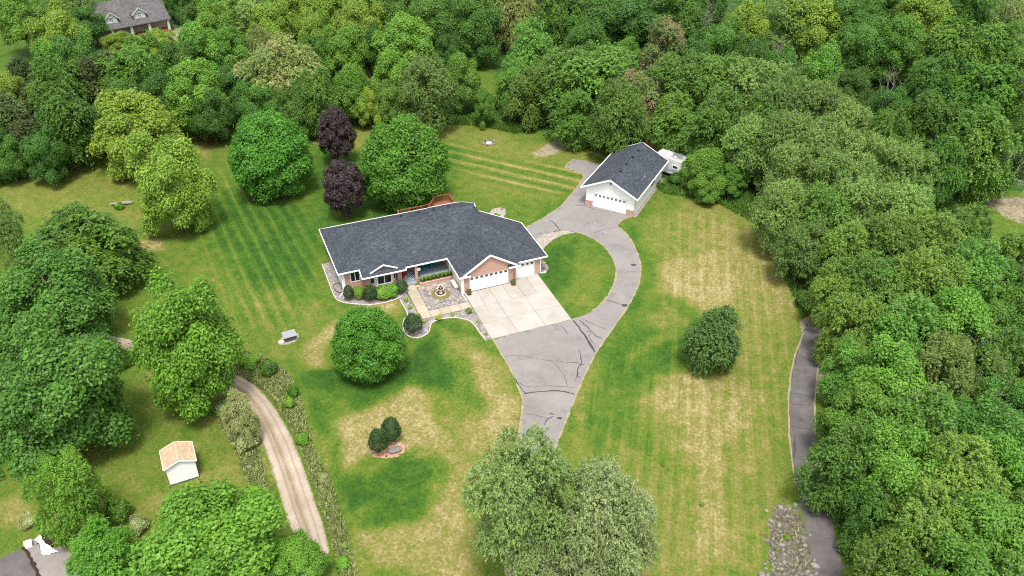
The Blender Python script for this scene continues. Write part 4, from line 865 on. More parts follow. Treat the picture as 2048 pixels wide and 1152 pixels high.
for x in (2.1, 7.6):
    d = empty('dormer', (x, 0, 0), 0, fh)
    MB().box(-1.15, 1.15, 1.3, 5.2, 3.3, 4.55).build('wall', plain('dormer_siding', (.55, .56, .53), (.48, .49, .46), 3), d)
    MB().add([(-1.15, 1.3, 4.55), (1.15, 1.3, 4.55), (0, 1.3, 5.5), (-1.15, 1.4, 4.55), (1.15, 1.4, 4.55), (0, 1.4, 5.5)], [(0, 1, 2), (5, 4, 3), (0, 3, 4, 1), (1, 4, 5, 2), (2, 5, 3, 0)]).build('gable', bpy.data.materials['dormer_siding'], d)
    mb = MB(); mb.slab([(-1.55, 1.0, 4.25), (0, 1.0, 5.6), (0, 5.4, 5.6), (-1.55, 5.4, 4.25)][::-1], .1); mb.slab([(1.55, 1.0, 4.25), (0, 1.0, 5.6), (0, 5.4, 5.6), (1.55, 5.4, 4.25)], .1); mb.build('dormer_roof', M['old_shingle'], d)
    window_y(d, -.45, .45, 3.55, 4.6, 1.3, 2, .08, grid=1)
    for s in (-1, 1): MB().obox((s*1.55, .97, 4.2), (0, .97, 5.55), .06, .14).build('rake_board', cr, d)

# ------------------------------------------------------------------ trees
def fib_dirs(n, rng, zmin=-1.0):
    i = np.arange(n)+.5; z = 1-(1-zmin)*i/n; ph = i*2.399963+rng.uniform(0, 6.28)
    r = np.sqrt(np.maximum(0, 1-z*z)); d = np.stack([r*np.cos(ph), r*np.sin(ph), z], 1)
    return unit(d+rng.normal(size=(n, 3))*.12)
def skeleton(rng, H, R, z0, nl, tr, ends=None, lean=.0):
    """tapered trunk with limbs; returns MB"""
    mb = MB(); top = np.array([rng.normal()*lean, rng.normal()*lean, H*.86])
    pts = [np.array([0, 0, -.2]), np.array([0, 0, 0]), *[np.array([top[0]*t+rng.normal()*.05*R*t, top[1]*t+rng.normal()*.05*R*t, top[2]*t]) for t in (.15, .35, .55, .75, 1)]]
    rad = [tr*1.35, tr*1.25, tr, tr*.82, tr*.6, tr*.36, tr*.08]
    mb.tube(pts, rad, 8)
    for k in range(nl):
        t = rng.uniform(.22, .8); a = 2.4*k+rng.uniform(-.4, .4)
        b = np.array([top[0]*t, top[1]*t, top[2]*t]); L = R*rng.uniform(.6, .9)*(1.15-.55*t); d = np.array([math.cos(a), math.sin(a), rng.uniform(.25, .75)])
        q = [b, b+d*L*.4, b+d*L*.75+(0, 0, .06*L), b+d*L+(0, 0, .16*L)]
        r0 = tr*.42*(1.1-t*.7); mb.tube(q, [r0, r0*.7, r0*.42, r0*.1], 5, cap=False)
        for j in range(2):
            d2 = unit(d+rng.normal(size=3)*.5); c = q[1+j]; l2 = L*.45
            mb.tube([c, c+d2*l2*.5, c+d2*l2], [r0*.4, r0*.25, r0*.06], 4, cap=False)
    return mb
def crown_pts(rng, kind, R, z0, z1):
    """lobe centres, lobe radii and outward directions that make up a crown"""
    b = (z1-z0)/2; zc = (z0+z1)/2
    P = {'round': (80, .19, .26, .87, .07), 'lump': (30, .21, .34, .82, .24), 'open': (27, .19, .34, .82, .30), 'fine': (30, .17, .34, .82, .28), 'birch': (32, .17, .32, .82, .32), 'tall': (36, .18, .34, .80, .2)}[kind]
    n, ra, rb, shell, jit = P
    d = fib_dirs(n, rng, -.85 if kind in ('round',) else -.7)
    rr = shell*(1+rng.normal(size=n)*jit*.6-np.abs(rng.normal(size=n))*jit*.4)
    prof = 1.0
    if kind == 'round': prof = np.where(d[:, 2] < 0, 1.0, 1.0-.16*d[:, 2])
    if kind == 'tall': prof = 1.0-.28*np.clip(d[:, 2], 0, 1)+.0
    C = d*rr[:, None]; C[:, :2] *= np.asarray(prof).reshape(-1, 1) if np.ndim(prof) else 1
    lr = rng.uniform(ra, rb, n)
    ni = n//4; dI = fib_dirs(ni, rng); C = np.concatenate([C, dI*rng.uniform(.25, .55, ni)[:, None]]); lr = np.concatenate([lr, rng.uniform(ra, rb, ni)*1.1])
    return C, lr, b, zc
def make_crown(name, seed, kind, R, z0, z1, nleaf, lsize, style='clump', droop=0.0, upbias=.55):
    rng = np.random.default_rng(seed)
    C, lr, b, zc = crown_pts(rng, kind, R, z0, z1)
    n = len(C); wgt = lr**2; wgt /= wgt.sum()
    per = 14 if style == 'clump' else 11
    ncl = nleaf//per
    li = rng.choice(n, ncl, p=wgt)
    d = unit(rng.normal(size=(ncl, 3))); out = unit(C[li]+1e-6)
    flip = np.sum(d*(out*.8+np.array([0, 0, .75])), 1) < .02; d[flip] *= -1
    d[:, 2] = np.where(d[:, 2] < 0, d[:, 2]*.6, d[:, 2]*.85)
    S = np.array([R, R, b])
    base = (C[li]+d*(lr[li]*(rng.uniform(.74, 1.06, ncl)+.35*(rng.uniform(0, 1, ncl) > .94)))[:, None])*S+np.array([0, 0, zc])
    nd = unit(d*np.array([1, 1, R/b]) + out*.5)
    cr = .085*R if style == 'clump' else .11*R
    cr = min(cr, lsize*1.9)
    clv = .5*rng.uniform(0, 1, ncl)+.5*rng.uniform(0, 1, n)[li]
    rep = np.repeat(np.arange(ncl), per); N_ = len(rep)
    if style == 'clump':
        off = rng.normal(size=(N_, 3))*cr*np.array([1, 1, .7]); off -= nd[rep]*np.sum(off*nd[rep], 1, keepdims=True)*.45
        off -= nd[rep]*(np.linalg.norm(off, axis=1, keepdims=True)**2/(2.2*cr))*.5
        P = base[rep]+off; nr = nd[rep]*.7+unit(off)*.45+np.array([0, 0, upbias])+rng.normal(size=(N_, 3))*.38; al = None
    else:   # sprays: leaves strung along an arching twig
        tw = unit(nd+rng.normal(size=(ncl, 3))*.45+np.array([0, 0, .15])); L = cr*rng.uniform(1.0, 2.1, ncl)
        t = np.tile(np.linspace(0.05, 1, per), ncl)
        P = base[rep]+tw[rep]*(L[rep]*t)[:, None]; P[:, 2] -= droop*L[rep]*t*t
        P += rng.normal(size=(N_, 3))*lsize*.33
        al = tw[rep]*.9+np.array([0, 0, -droop*1.2])*t[:, None]; nr = nd[rep]*.35+np.array([0, 0, upbias+.3])+rng.normal(size=(N_, 3))*.45
    P[:, :2] /= np.percentile(np.hypot(P[:, 0], P[:, 1])/R, 99.4)
    lo, hi = np.percentile(P[:, 2], [.5, 99.6]); P[:, 2] = z0+(P[:, 2]-lo)*(z1-z0)/(hi-lo)
    ok = P[:, 2] > .25
    P, nr, rep2 = P[ok], nr[ok], rep[ok]; al = None if al is None else al[ok]
    V = leaves(P, nr, lsize, rng, .62 if style == 'clump' else .5, al)
    var = np.clip(.55*clv[rep2]+.45*rng.uniform(0, 1, len(P))+.0, 0, 1)
    return quadmesh(name, V, LEAF['lf'], var)
SPEC = {  # kind: (name, variants, crown kind, R0, H0, gap, leaves, leaf size, style, droop, trunk radius, limbs)
 'round': ('maple_tree', 2, 'round', 6.0, 12.0, .5, 50000, .33, 'clump', 0, .26, 8),
 'lf':    ('leafy_tree', 3, 'lump', 4.6, 11.0, 1.2, 38000, .27, 'clump', 0, .22, 9),
 'mp':    ('deep_green_tree', 2, 'lump', 5.0, 11.5, 1.2, 40000, .28, 'clump', 0, .26, 9),
 'wn':    ('walnut_tree', 3, 'open', 5.0, 11.5, 1.0, 34000, .30, 'spray', .75, .24, 9),
 'wl':    ('willow_tree', 2, 'lump', 5.5, 11.5, 1.2, 42000, .24, 'spray', .7, .28, 9),
 'gg':    ('cottonwood_tree', 3, 'fine', 5.0, 11.5, 1.0, 40000, .25, 'spray', .1, .24, 9),
 'el':    ('elm_tree', 3, 'fine', 5.0, 11.0, .8, 40000, .27, 'spray', .28, .24, 9),
 'yg':    ('yellow_green_tree', 2, 'lump', 5.2, 10.5, 1.0, 36000, .28, 'clump', 0, .25, 9),
 'pn':    ('pine_tree', 2, 'tall', 3.4, 11.0, .8, 26000, .30, 'spray', -.1, .22, 8),
 'purple': ('purple_maple_tree', 2, 'round', 3.3, 8.2, 1.4, 22000, .26, 'clump', 0, .15, 7),
 'birch': ('birch_tree', 2, 'birch', 5.0, 11.0, 1.4, 62000, .21, 'spray', .35, .17, 10),
 'crab':  ('crabapple_tree', 1, 'lump', 3.1, 6.0, .6, 24000, .22, 'spray', .4, .14, 9),
}
SPEC['br'] = SPEC['el']; SPEC['birch2'] = SPEC['birch']
VAR = {}
def variants(kind):
    base = {'br': 'el', 'birch2': 'birch'}.get(kind, kind)
    if base not in VAR:
        nm, nv, ck, R0, H0, gap, nl, ls, st, dr_, tr, nlim = SPEC[base]; out = []
        for i in range(nv):
            seed = sum(map(ord, base))*13+i; rng = np.random.default_rng(seed)
            z0 = gap
            if base == 'birch':
                mb = MB()
                for k in range(4):
                    a = 1.6*k; q = [np.array([.1*math.cos(a), .1*math.sin(a), -.2])]+[np.array([math.cos(a)*R0*.42*t**1.2, math.sin(a)*R0*.42*t**1.2, H0*.88*t])+rng.normal(size=3)*.12 for t in (.2, .4, .6, .8, 1)]
                    mb.tube(q, [.16, .14, .11, .085, .06, .02], 6)
                    for j in (2, 3, 4):
                        d2 = unit(np.array([math.cos(a+rng.normal()), math.sin(a+rng.normal()), .5])); mb.tube([q[j], q[j]+d2*1.2, q[j]+d2*2.3], [.05, .035, .01], 4, cap=False)
            else: mb = skeleton(rng, H0, R0, z0, nlim, tr, lean=.25)
            tm = mb.mesh('trunk', M['pale_bark'] if base in ('birch',) else M['bark'], True)
            cm = make_crown('crown', seed, ck, R0, z0, H0, nl, ls, st, dr_)
            out.append((tm, cm))
        VAR[base] = out
    return VAR[base]
TREES = []
rng_t = np.random.default_rng(77)
def tree(kind, cx, cy, wpx, hpx=None, H=None, var=None, label=None, cat='tree', group=None, name=None, gap=None, rot=None, leaf=None):
    """tree whose crown shows at (cx, cy) in the photograph, wpx wide (and hpx tall)"""
    nm, nv, ck, R0, H0, gap0, nl, ls, st, dr_, tr, nlim = SPEC[kind]; gp0 = gap0 if gap is None else gap
    zc = 5.0
    for _ in range(6):
        c = gp(cx, cy, zc); k = pxm(c); R = wpx/2/k
        if hpx:
            de = math.atan2(CAM_H-zc, math.hypot(c[0], c[1])); hh = hpx/2/k
            b = math.sqrt(max(.25*R*R, hh*hh-(R*math.sin(de))**2))/math.cos(de)
            HH = 2*b+gp0
        else: HH = H or max(6.5, min(12.5, R*2.25+1.2))
        g_ = gp0*HH/H0 if not hpx else gp0
        zc = (HH+g_)/2
    vi = (len(TREES) if var is None else var) % len(variants(kind)); tm, cm = variants(kind)[vi]
    root = empty(name or nm, (c[0], c[1], 0), rng_t.uniform(0, 6.28) if rot is None else rot); root.scale = (R/R0*rng_t.uniform(.96, 1.04), R/R0*rng_t.uniform(.96, 1.04), HH/H0)
    link('trunk', tm, root); o = link('crown', cm, root)
    o.material_slots[0].link = 'OBJECT'; o.material_slots[0].material = LEAF[leaf or kind]
    tag(root, label, cat, group); TREES.append((root, kind, cx, cy, R, HH))
    return root
# ---- single trees of the garden
tree('round', 540, 306, 172, 164, var=0, label='dense round green maple left of the two purple maples', group='garden maples')
tree('round', 808, 320, 184, 178, var=1, label='large round green maple just behind the house roof', group='garden maples')
tree('round', 735, 680, 156, 146, var=0, rot=2.0, label='low round bright green maple on the front lawn', group='garden maples')
tree('purple', 671, 265, 78, 96, var=0, label='smaller purple maple farther from the house', group='purple maples')
tree('purple', 687, 369, 92, 100, var=1, gap=1.7, label='purple maple with bare trunk close behind the house', group='purple maples')
tree('yg', 266, 262, 195, 165, var=0, label='wide yellow-green tree at the wood edge, behind its twin', group='yellow-green lawn trees')
tree('yg', 340, 367, 172, 190, var=1, label='yellow-green tree beside the fallen log', group='yellow-green lawn trees')
tree('mp', 372, 690, 222, 270, var=1, rot=.7, gap=.8, leaf='lfh', label='tall bright green tree overhanging the dirt track', name='leafy_tree')
tree('crab', 1427, 676, 132, 128, rot=1.2, label='lone dark green crabapple on the right-hand lawn')
tree('birch', 1048, 1022, 240, 322, var=0, label='green multi-stemmed birch over the foot of the driveway', group='driveway birches')
tree('birch2', 1125, 1125, 190, 190, var=0, rot=.4, label='low pale birch between the two taller driveway birches', group='driveway birches')
tree('birch2', 1210, 1054, 232, 300, var=1, label='pale grey-green birch at the bottom centre right', group='driveway birches')
tree('lf', 430, 1090, 306, 235, var=2, leaf='lfh', label='big bright maple at the bottom left, below the white shed', group='lower left trees')
tree('lf', 585, 1120, 130, 120, var=1, leaf='lfh', label='small bright tree leaning over the bottom of the dirt track', group='lower left trees')
tree('gg', 140, 988, 152, 180, var=0, leaf='lfh', label='young airy green tree left of the white shed', group='lower left trees')
tree('el', 205, 1105, 165, 125, var=0, leaf='spirea', label='dense weeping green bush beside the soil heap', cat='bush', name='weeping_bush')
tree('mp', 112, 790, 285, 275, var=0, label='huge dark green maple at the left, nearest the camera', group='dark maples by the track')
tree('mp', 100, 600, 255, 210, var=1, label='dark green maple in the middle of the left clump', group='dark maples by the track')
tree('wn', 165, 492, 250, 160, var=1, label='light green spreading tree at the back of the left clump')
tree('gg', 8, 462, 80, 140, var=1, label='thin tree cut by the left edge above the left clump')
for i, (x, y, w_, h_, l_) in enumerate([(1408, 343, 108, 98, 'rounded bright green bush right of the detached garage, tallest of four'), (1460, 360, 80, 70, 'bright green bush farthest from the detached garage wall'), (1415, 375, 85, 60, 'low bright bush at the lawn edge of the garage thicket'), (1376, 341, 46, 42, 'small green bush touching the camper')]):
    tree('lf', x, y, w_, h_, var=i, label=l_, cat='bush', name='lilac_bush', group='lilac bushes by the detached garage', gap=.2)

# ---- the surrounding woods: crowns one can tell apart, each a tree
WOODS = {
 'in the upper left wood': [('lf', 45, 40, 95), ('yg', 118, 78, 110), ('lf', 110, 128, 80), ('pn', 45, 155, 60), ('mp', 155, 128, 95), ('pn', 182, 172, 85), ('pn', 215, 148, 66, 8), ('yg', 240, 88, 72, 4.6), ('yg', 312, 84, 76, 4.6), ('wn', 282, 150, 150), ('lf', 395, 110, 110), ('lf', 432, 68, 90), ('mp', 360, 140, 90), ('lf', 395, 190, 115), ('mp', 330, 200, 95), ('lf', 460, 112, 90), ('gg', 490, 45, 110), ('yg', 30, 198, 80), ('wn', 112, 182, 105), ('pn', 78, 208, 66), ('pn', 20, 256, 95), ('wn', 132, 246, 145), ('pn', 62, 290, 75), ('mp', 15, 312, 70), ('mp', 420, 225, 85), ('lf', 440, 18, 95), ('mp', 400, 20, 74), ('mp', 358, 2, 52, 8), ('mp', 470, 190, 80), ('mp', 160, 50, 84, 8), ('gg', 150, 8, 84), ('mp', 250, 205, 80), ('mp', 195, 250, 70), ('lf', -20, 230, 90), ('mp', 90, 310, 80), ('mp', -30, 300, 90)],
 'behind the back lawn': [('wl', 562, 150, 172), ('wn', 640, 120, 76), ('yg', 590, 28, 115), ('yg', 660, 40, 105), ('yg', 722, 62, 100), ('lf', 690, 108, 90), ('lf', 762, 40, 105), ('lf', 812, 95, 120), ('lf', 782, 152, 84), ('lf', 702, 186, 88), ('yg', 738, 214, 56), ('lf', 775, 205, 62), ('wn', 640, 200, 95), ('mp', 592, 222, 80), ('mp', 520, 215, 80), ('gg', 855, 184, 118), ('lf', 920, 160, 86), ('mp', 882, 46, 130), ('mp', 952, 58, 100), ('mp', 985, 20, 95), ('wl', 1035, 35, 95), ('mp', 895, 108, 60), ('el', 1062, 112, 108), ('lf', 968, 212, 44), ('el', 1030, 168, 76), ('yg', 540, 60, 90), ('yg', 630, 78, 80), ('lf', 840, 10, 90), ('wl', 525, 100, 80), ('mp', 830, 180, 70), ('mp', 760, 100, 70)],
 'behind the detached garage': [('wn', 1120, 42, 115), ('mp', 1192, 50, 130), ('mp', 1272, 45, 140), ('mp', 1352, 30, 120), ('mp', 1440, 100, 95), ('yg', 1492, 62, 92), ('lf', 1255, 112, 56), ('br', 1332, 105, 105), ('el', 1130, 165, 135), ('el', 1196, 172, 190), ('el', 1060, 192, 105, 9), ('br', 1272, 205, 100), ('el', 1350, 185, 150), ('el', 1432, 180, 150), ('gg', 1505, 195, 150), ('el', 1235, 236, 120), ('el', 1150, 232, 105, 9), ('el', 1345, 246, 105, 9), ('el', 1432, 262, 125), ('mp', 1410, 10, 90), ('mp', 1500, 130, 90), ('mp', 1170, 100, 90), ('mp', 1380, 120, 80), ('gg', 1500, 300, 110), ('mp', 1075, 5, 90), ('mp', 1230, 0, 100)],
 'in the upper right wood': [('gg', 1562, 45, 115), ('yg', 1622, 45, 130), ('mp', 1705, 45, 105), ('yg', 1842, 45, 120), ('wn', 1930, 30, 110), ('wl', 2015, 30, 90), ('lf', 1645, 150, 98), ('mp', 1720, 100, 95), ('lf', 1792, 98, 110), ('wn', 1900, 110, 150), ('wn', 2000, 112, 135), ('wn', 1862, 182, 130), ('wn', 1962, 200, 165), ('mp', 1705, 190, 80), ('wn', 1852, 262, 145), ('wn', 1765, 290, 105), ('wn', 1952, 300, 155), ('wn', 2040, 225, 105), ('gg', 1572, 222, 130), ('gg', 1640, 240, 120), ('gg', 1692, 272, 110), ('gg', 1562, 302, 125), ('gg', 1642, 312, 120), ('gg', 1722, 335, 112), ('gg', 1812, 355, 105), ('gg', 1585, 365, 120), ('gg', 1665, 385, 130), ('wn', 1880, 345, 100), ('mp', 1770, 20, 95), ('lf', 2050, 150, 100), ('mp', 2040, 290, 90), ('mp', 1560, 150, 80), ('el', 1525, 245, 100), ('mp', 1780, 230, 80)],
 'in the right-hand wood': [('gg', 1562, 432, 112), ('el', 1642, 445, 125), ('gg', 1722, 430, 130), ('gg', 1800, 445, 130), ('gg', 1602, 505, 95), ('el', 1685, 515, 115), ('el', 1765, 515, 130), ('el', 1850, 500, 140), ('el', 1930, 480, 110), ('el', 2030, 520, 100), ('el', 1672, 585, 105), ('el', 1745, 592, 140), ('el', 1842, 592, 150), ('el', 1942, 572, 150), ('mp', 2035, 595, 115), ('el', 1705, 662, 125), ('el', 1802, 680, 150), ('lf', 1902, 662, 150), ('lf', 2012, 662, 125), ('el', 1698, 745, 105), ('lf', 1775, 772, 165), ('gg', 1885, 775, 165), ('el', 1992, 735, 130), ('el', 2050, 760, 110), ('lf', 1725, 850, 145), ('el', 1832, 872, 178), ('mp', 1950, 862, 150), ('mp', 2045, 850, 110), ('el', 1690, 935, 150), ('lf', 1792, 962, 178), ('el', 1902, 982, 190), ('lf', 2012, 952, 155), ('el', 1752, 1040, 120), ('el', 1838, 1082, 190), ('lf', 1950, 1092, 200), ('el', 1790, 1152, 150), ('el', 2042, 1062, 135), ('lf', 1905, 1180, 200), ('el', 2025, 1180, 180), ('mp', 1990, 815, 110)]}
_rw = WOODS.pop('in the right-hand wood')
WOODS['in the right wood above the lane'] = [t for t in _rw if t[2] < 560]
WOODS['in the wood by the lane top'] = [t for t in _rw if 560 <= t[2] < 800]
WOODS['in the lower right wood'] = [t for t in _rw if t[2] >= 800]
LOOK = {'lf': 'bright green leafy tree', 'mp': 'dark green broadleaf tree', 'wn': 'green tree with drooping foliage', 'wl': 'olive willow-like tree', 'gg': 'grey-green fine-leaved tree', 'el': 'light green elm-like tree', 'yg': 'yellow-green tree', 'pn': 'dark olive pine', 'br': 'tree with withered brown boughs'}
ORD = ['leftmost', 'second', 'third', 'fourth', 'fifth', 'sixth', 'seventh', 'eighth', 'ninth', 'tenth', 'eleventh', 'twelfth', 'thirteenth', 'fourteenth', 'fifteenth', 'sixteenth', 'seventeenth', 'eighteenth', 'nineteenth', 'twentieth']
for area, lst in WOODS.items():
    by = {}; lst = [t if len(t) == 5 else (*t, None) for t in lst]
    for it in lst: by.setdefault(it[0], []).append(it)
    for kind, its in by.items():
        its.sort(key=lambda t: (t[1], t[2]))
        for i, (kd, x, y, w_, h_) in enumerate(its):
            if len(its) == 1: lab = f'{LOOK[kd]} {area}, the only one there'
            else: lab = f'{LOOK[kd]} {area}, {ORD[i]}{" of its kind" if i == 0 else " from the left"}'
            tree(kd, x, y, w_*1.12, H=h_, label=lab, group='trees '+area)
# ---- bare and dying trees
def dead_mesh(seed, H, R, up=.8):
    rng = np.random.default_rng(seed); mb = MB()
    def grow(p, d, L, r, lv):
        q = p+d*L*.5+rng.normal(size=3)*.06*L; e = q+unit(d+rng.normal(size=3)*.2)*L*.5
        mb.tube([p, q, e], [r, r*.8, r*.6], 6 if lv == 0 else 4, cap=False)
        if lv >= 4: return
        for k in range(3 if lv else 4):
            grow(e if k else q, unit(d*.75+rng.normal(size=3)*.55+np.array([0, 0, .25*up])), L*rng.uniform(.55, .8), r*.52, lv+1)
    grow(np.array([0, 0, -.1]), unit(np.array([.05, .03, 1.])), H*.36, .16, 0)
    return mb.mesh('bare_branches', M['dead_wood'])
DEAD = [dead_mesh(s, 10, 3) for s in (3, 8)]
for i, (x, y, h, sc, lab) in enumerate([(1396, 40, 11, .95, 'bare grey dead tree among dark trees behind the detached garage'), (1775, 170, 11, 1.1, 'brown-grey bare tree in the middle of the upper right wood'), (1583, 112, 10, .9, 'grey leafless tree left of a bright green one, upper right'), (2032, 320, 11, 1.1, 'leafless grey tree at the right edge of the photo'), (1595, 128, 8, .7, 'short bare shrub below the grey leafless tree, upper right'), (752, 165, 8, .7, 'thin bare trunk in the brown gap behind the back lawn'), (1880, 300, 9, .8, 'bare twiggy tree between drooping trees, upper right'), (1985, 720, 11, 1.0, 'half-dead tree with pale twigs in the right-hand wood'), (1960, 780, 10, .9, 'pale twiggy dying tree just below the half-dead one')]):
    c = gp(x, y, h*.55); r = empty('dead_tree', (c[0], c[1], 0), i*1.3); link('bare_branches', DEAD[i % 2], r); r.scale = (sc, sc, h/10); tag(r, lab, 'tree', 'bare trees')

# ---- understorey and tall grass: uncountable growth
def scatter(poly, n, rng, bbox=None):
    P = np.array(poly); lo, hi = (P.min(0), P.max(0)) if bbox is None else bbox; out = []
    got = 0
    while got < n:
        q = rng.uniform(lo, hi, (n*2, 2)); q = q[inside(poly, q[:, 0], q[:, 1])]; out.append(q); got += len(q)
    return np.concatenate(out)[:n]
rngu = np.random.default_rng(5)
def growth(name, polys, nm, per, size, hgt, spread, mat, label, seed, bbox=None, keepout=None):
    rng = np.random.default_rng(seed); Vs = []; vr = []
    for poly, k in zip(polys, nm):
        q = scatter(poly, k, rng, bbox)
        for ko in (keepout or []): q = q[~inside(ko, q[:, 0], q[:, 1])]
        k = len(q)
        h = hgt*rng.uniform(.35, 1.2, k)*(.5+vnoise(q[:, 0]*.15, q[:, 1]*.15, seed)); rep = np.repeat(np.arange(k), per)
        u = unit(rng.normal(size=(len(rep), 3))); u[:, 2] = np.abs(u[:, 2])
        P = np.concatenate([q, np.zeros((k, 1))], 1)[rep]+u*np.stack([np.full(len(rep), spread), np.full(len(rep), spread), h[rep]], 1)*rng.uniform(.5, 1, len(rep))[:, None]
        Vs.append(leaves(P, u+np.array([0, 0, .5])+rng.normal(size=u.shape)*.4, size, rng)); vr.append(np.clip(.5*rng.uniform(0, 1, k)[rep]+.5*rng.uniform(0, 1, len(rep)), 0, 1))
    o = link(name, quadmesh(name, np.concatenate(Vs), mat, np.concatenate(vr))); tag(o, label, 'undergrowth', kind='stuff'); return o
GAPS = [g2([(925, 95), (1000, 100), (985, 200), (970, 222), (950, 200)]), g2([(-40, 60), (90, 60), (100, 165), (-40, 200)]), g2([(1900, 390), (2070, 385), (2070, 520), (1980, 480)]), g2([(1300, 280), (1345, 280), (1350, 340), (1300, 340)]), LANE, g2([(330, 40), (420, 40), (400, 90), (340, 90)]), g2([(640, 190), (790, 100), (800, 180), (700, 235)])]
growth('undergrowth', FOREST, [5200, 500], 16, .42, 1.3, .8, LEAF['mp'], 'shady undergrowth filling the wood floor between the trunks', 21, (np.array([-130, 40]), np.array([130, 212])), GAPS+[[tuple(p) for p in ROAD]])
EDGE = [g2([(640, 236), (760, 238), (870, 236), (960, 234), (1010, 250), (1060, 262), (1030, 268), (960, 252), (880, 250), (760, 248), (650, 250)]), g2([(0, 350), (60, 336), (150, 318), (180, 300), (150, 330), (60, 352), (0, 372)]), g2([(1290, 360), (1340, 372), (1430, 390), (1500, 390), (1530, 430), (1560, 500), (1600, 570), (1625, 620), (1605, 640), (1585, 590), (1550, 520), (1515, 450), (1430, 405), (1330, 388)]), g2([(240, 700), (290, 720), (240, 745), (225, 730)])]
def grass(name, polys, counts, hgt, mat, label, seed):
    rng = np.random.default_rng(seed); Vs = []; vr = []
    for poly, k in zip(polys, counts):
        q = scatter(poly, k, rng); h = hgt*rng.uniform(.5, 1.3, k)*(.5+vnoise(q[:, 0]*.5, q[:, 1]*.5, seed)); a = rng.uniform(0, 6.28, k); w = rng.uniform(.03, .09, k)
        s = np.stack([np.cos(a), np.sin(a), np.zeros(k)], 1)*w[:, None]; b = np.concatenate([q, np.zeros((k, 1))], 1); ln_ = np.concatenate([rng.normal(size=(k, 2))*.45*h[:, None], h[:, None]], 1)
        V = np.stack([b-s, b+s, b+ln_+s*.3, b+ln_-s*.3], 1); Vs.append(V); vr.append(rng.uniform(0, 1, k))
    o = link(name, quadmesh(name, np.concatenate(Vs), mat, np.concatenate(vr))); tag(o, label, 'grass', kind='stuff'); return o
grass('tall_grass', EDGE, [9000, 3000, 7000, 1200], .55, LEAF['grass'], 'tall bright grass along the edge of the woods', 31)
grass('rock_bed_weeds', [g2([(1545, 1020), (1600, 1020), (1630, 1150), (1540, 1150)])], [260], .3, LEAF['weed'], 'weeds growing between the lane-side rocks', 34)
grass('weeds', [WEED, WEED2], [24000, 8000], .30, LEAF['weed'], 'weedy rough grass verge beside the dirt track', 32)

# ------------------------------------------------------------------ shrubs
def blob_leaves(name, seed, R, H, n, ls, lobes=0, up=.4, squash=1.0):
    rng = np.random.default_rng(seed); d = unit(rng.normal(size=(n, 3))); d[:, 2] = np.where(d[:, 2] < -.55, -d[:, 2], d[:, 2])
    wob = 1+.06*np.sin(d[:, 0]*5+seed)+.06*np.sin(d[:, 1]*6+1)+.05*np.sin(d[:, 2]*7+2)+rng.normal(size=n)*.03
    if lobes:
        c = unit(rng.normal(size=(lobes, 3))); wob *= .78+.34*np.max(np.clip(d@c.T, 0, 1)**6, 1)
    P = d*wob[:, None]*np.array([R, R, H/2])*rng.uniform(.86, 1.0, n)[:, None]+np.array([0, 0, H/2]); P[:, 2] = np.maximum(P[:, 2], .05)
    V = leaves(P, d+np.array([0, 0, up])+rng.normal(size=(n, 3))*.45, ls, rng)
    return quadmesh(name, V, LEAF['yew'], np.clip(rng.uniform(0, 1, n)*.7+.3*(wob-.8)/.4, 0, 1))
SH = {'yew': [blob_leaves('foliage', s, 1, 2.2, 4200, .13) for s in (1, 2)], 'spirea': [blob_leaves('foliage', s, 1, 1.5, 3600, .15, 22) for s in (3, 4)], 'bush': [blob_leaves('foliage', s, 1, 1.5, 2600, .2, 12) for s in (5, 6)]}
stem_me = MB().tube([(0, 0, -.05), (.03, .02, .5), (.0, .05, 1.0)], [.07, .05, .02], 6).tube([(0, 0, .2), (.3, .1, .8)], [.04, .01], 5).tube([(0, 0, .2), (-.25, -.2, .8)], [.04, .01], 5).mesh('stem', M['bark'])
def shrub(kind, x, y, w, h, leaf, name, label, group=None, i=0, zb=0.0, cat='shrub', wy=None):
    """w, h in photo pixels, (x, y) the middle of the shrub"""
    z = .5
    for _ in range(4):
        c = gp(x, y, z+zb); k = pxm(c); R = w/2/k; de = math.atan2(CAM_H, math.hypot(c[0], c[1])); hh = h/2/k
        b = math.sqrt(max(.16*R*R, hh*hh-(R*math.sin(de))**2))/math.cos(de); z = b
    r = empty(name, (c[0], c[1], zb), i*1.7); me = SH[kind][i % 2]; H0 = {'yew': 2.2, 'spirea': 1.5, 'bush': 1.5}[kind]
    r.scale = (R, (wy/2/k if wy else R), 2*b/H0); link('stem', stem_me, r); o = link('foliage', me, r); o.material_slots[0].link = 'OBJECT'; o.material_slots[0].material = LEAF[leaf]
    return tag(r, label, cat, group)
shrub('yew', 697, 586, 21, 30, 'yew', 'round_yew', 'round dark yew at the left end of the front hedge', 'front hedge yews', 0)
shrub('yew', 739.5, 587, 28, 33, 'yew', 'round_yew', 'round dark yew between the two bright spireas', 'front hedge yews', 1)
shrub('yew', 803, 573, 25, 30, 'yew', 'round_yew', 'round dark yew at the walk end of the front hedge', 'front hedge yews', 2)
shrub('spirea', 718, 585, 27, 25, 'spirea', 'spirea_bush', 'bright spirea under the bedroom window', 'front hedge spireas', 0)
shrub('spirea', 765, 586, 34, 27, 'spirea', 'spirea_bush', 'bright spirea under the left of the bay window', 'front hedge spireas', 1)
shrub('spirea', 783, 582, 34, 27, 'spirea', 'spirea_bush', 'bright spirea under the right of the bay window', 'front hedge spireas', 2)
shrub('yew', 825.5, 648, 36, 43, 'yew', 'globe_yew', 'clipped globe yew at the bend of the front walk', 'globe yews', 1)
shrub('yew', 782, 861, 40, 51, 'yew', 'globe_yew', 'rear clipped yew of the pair on the front lawn', 'globe yews', 0)
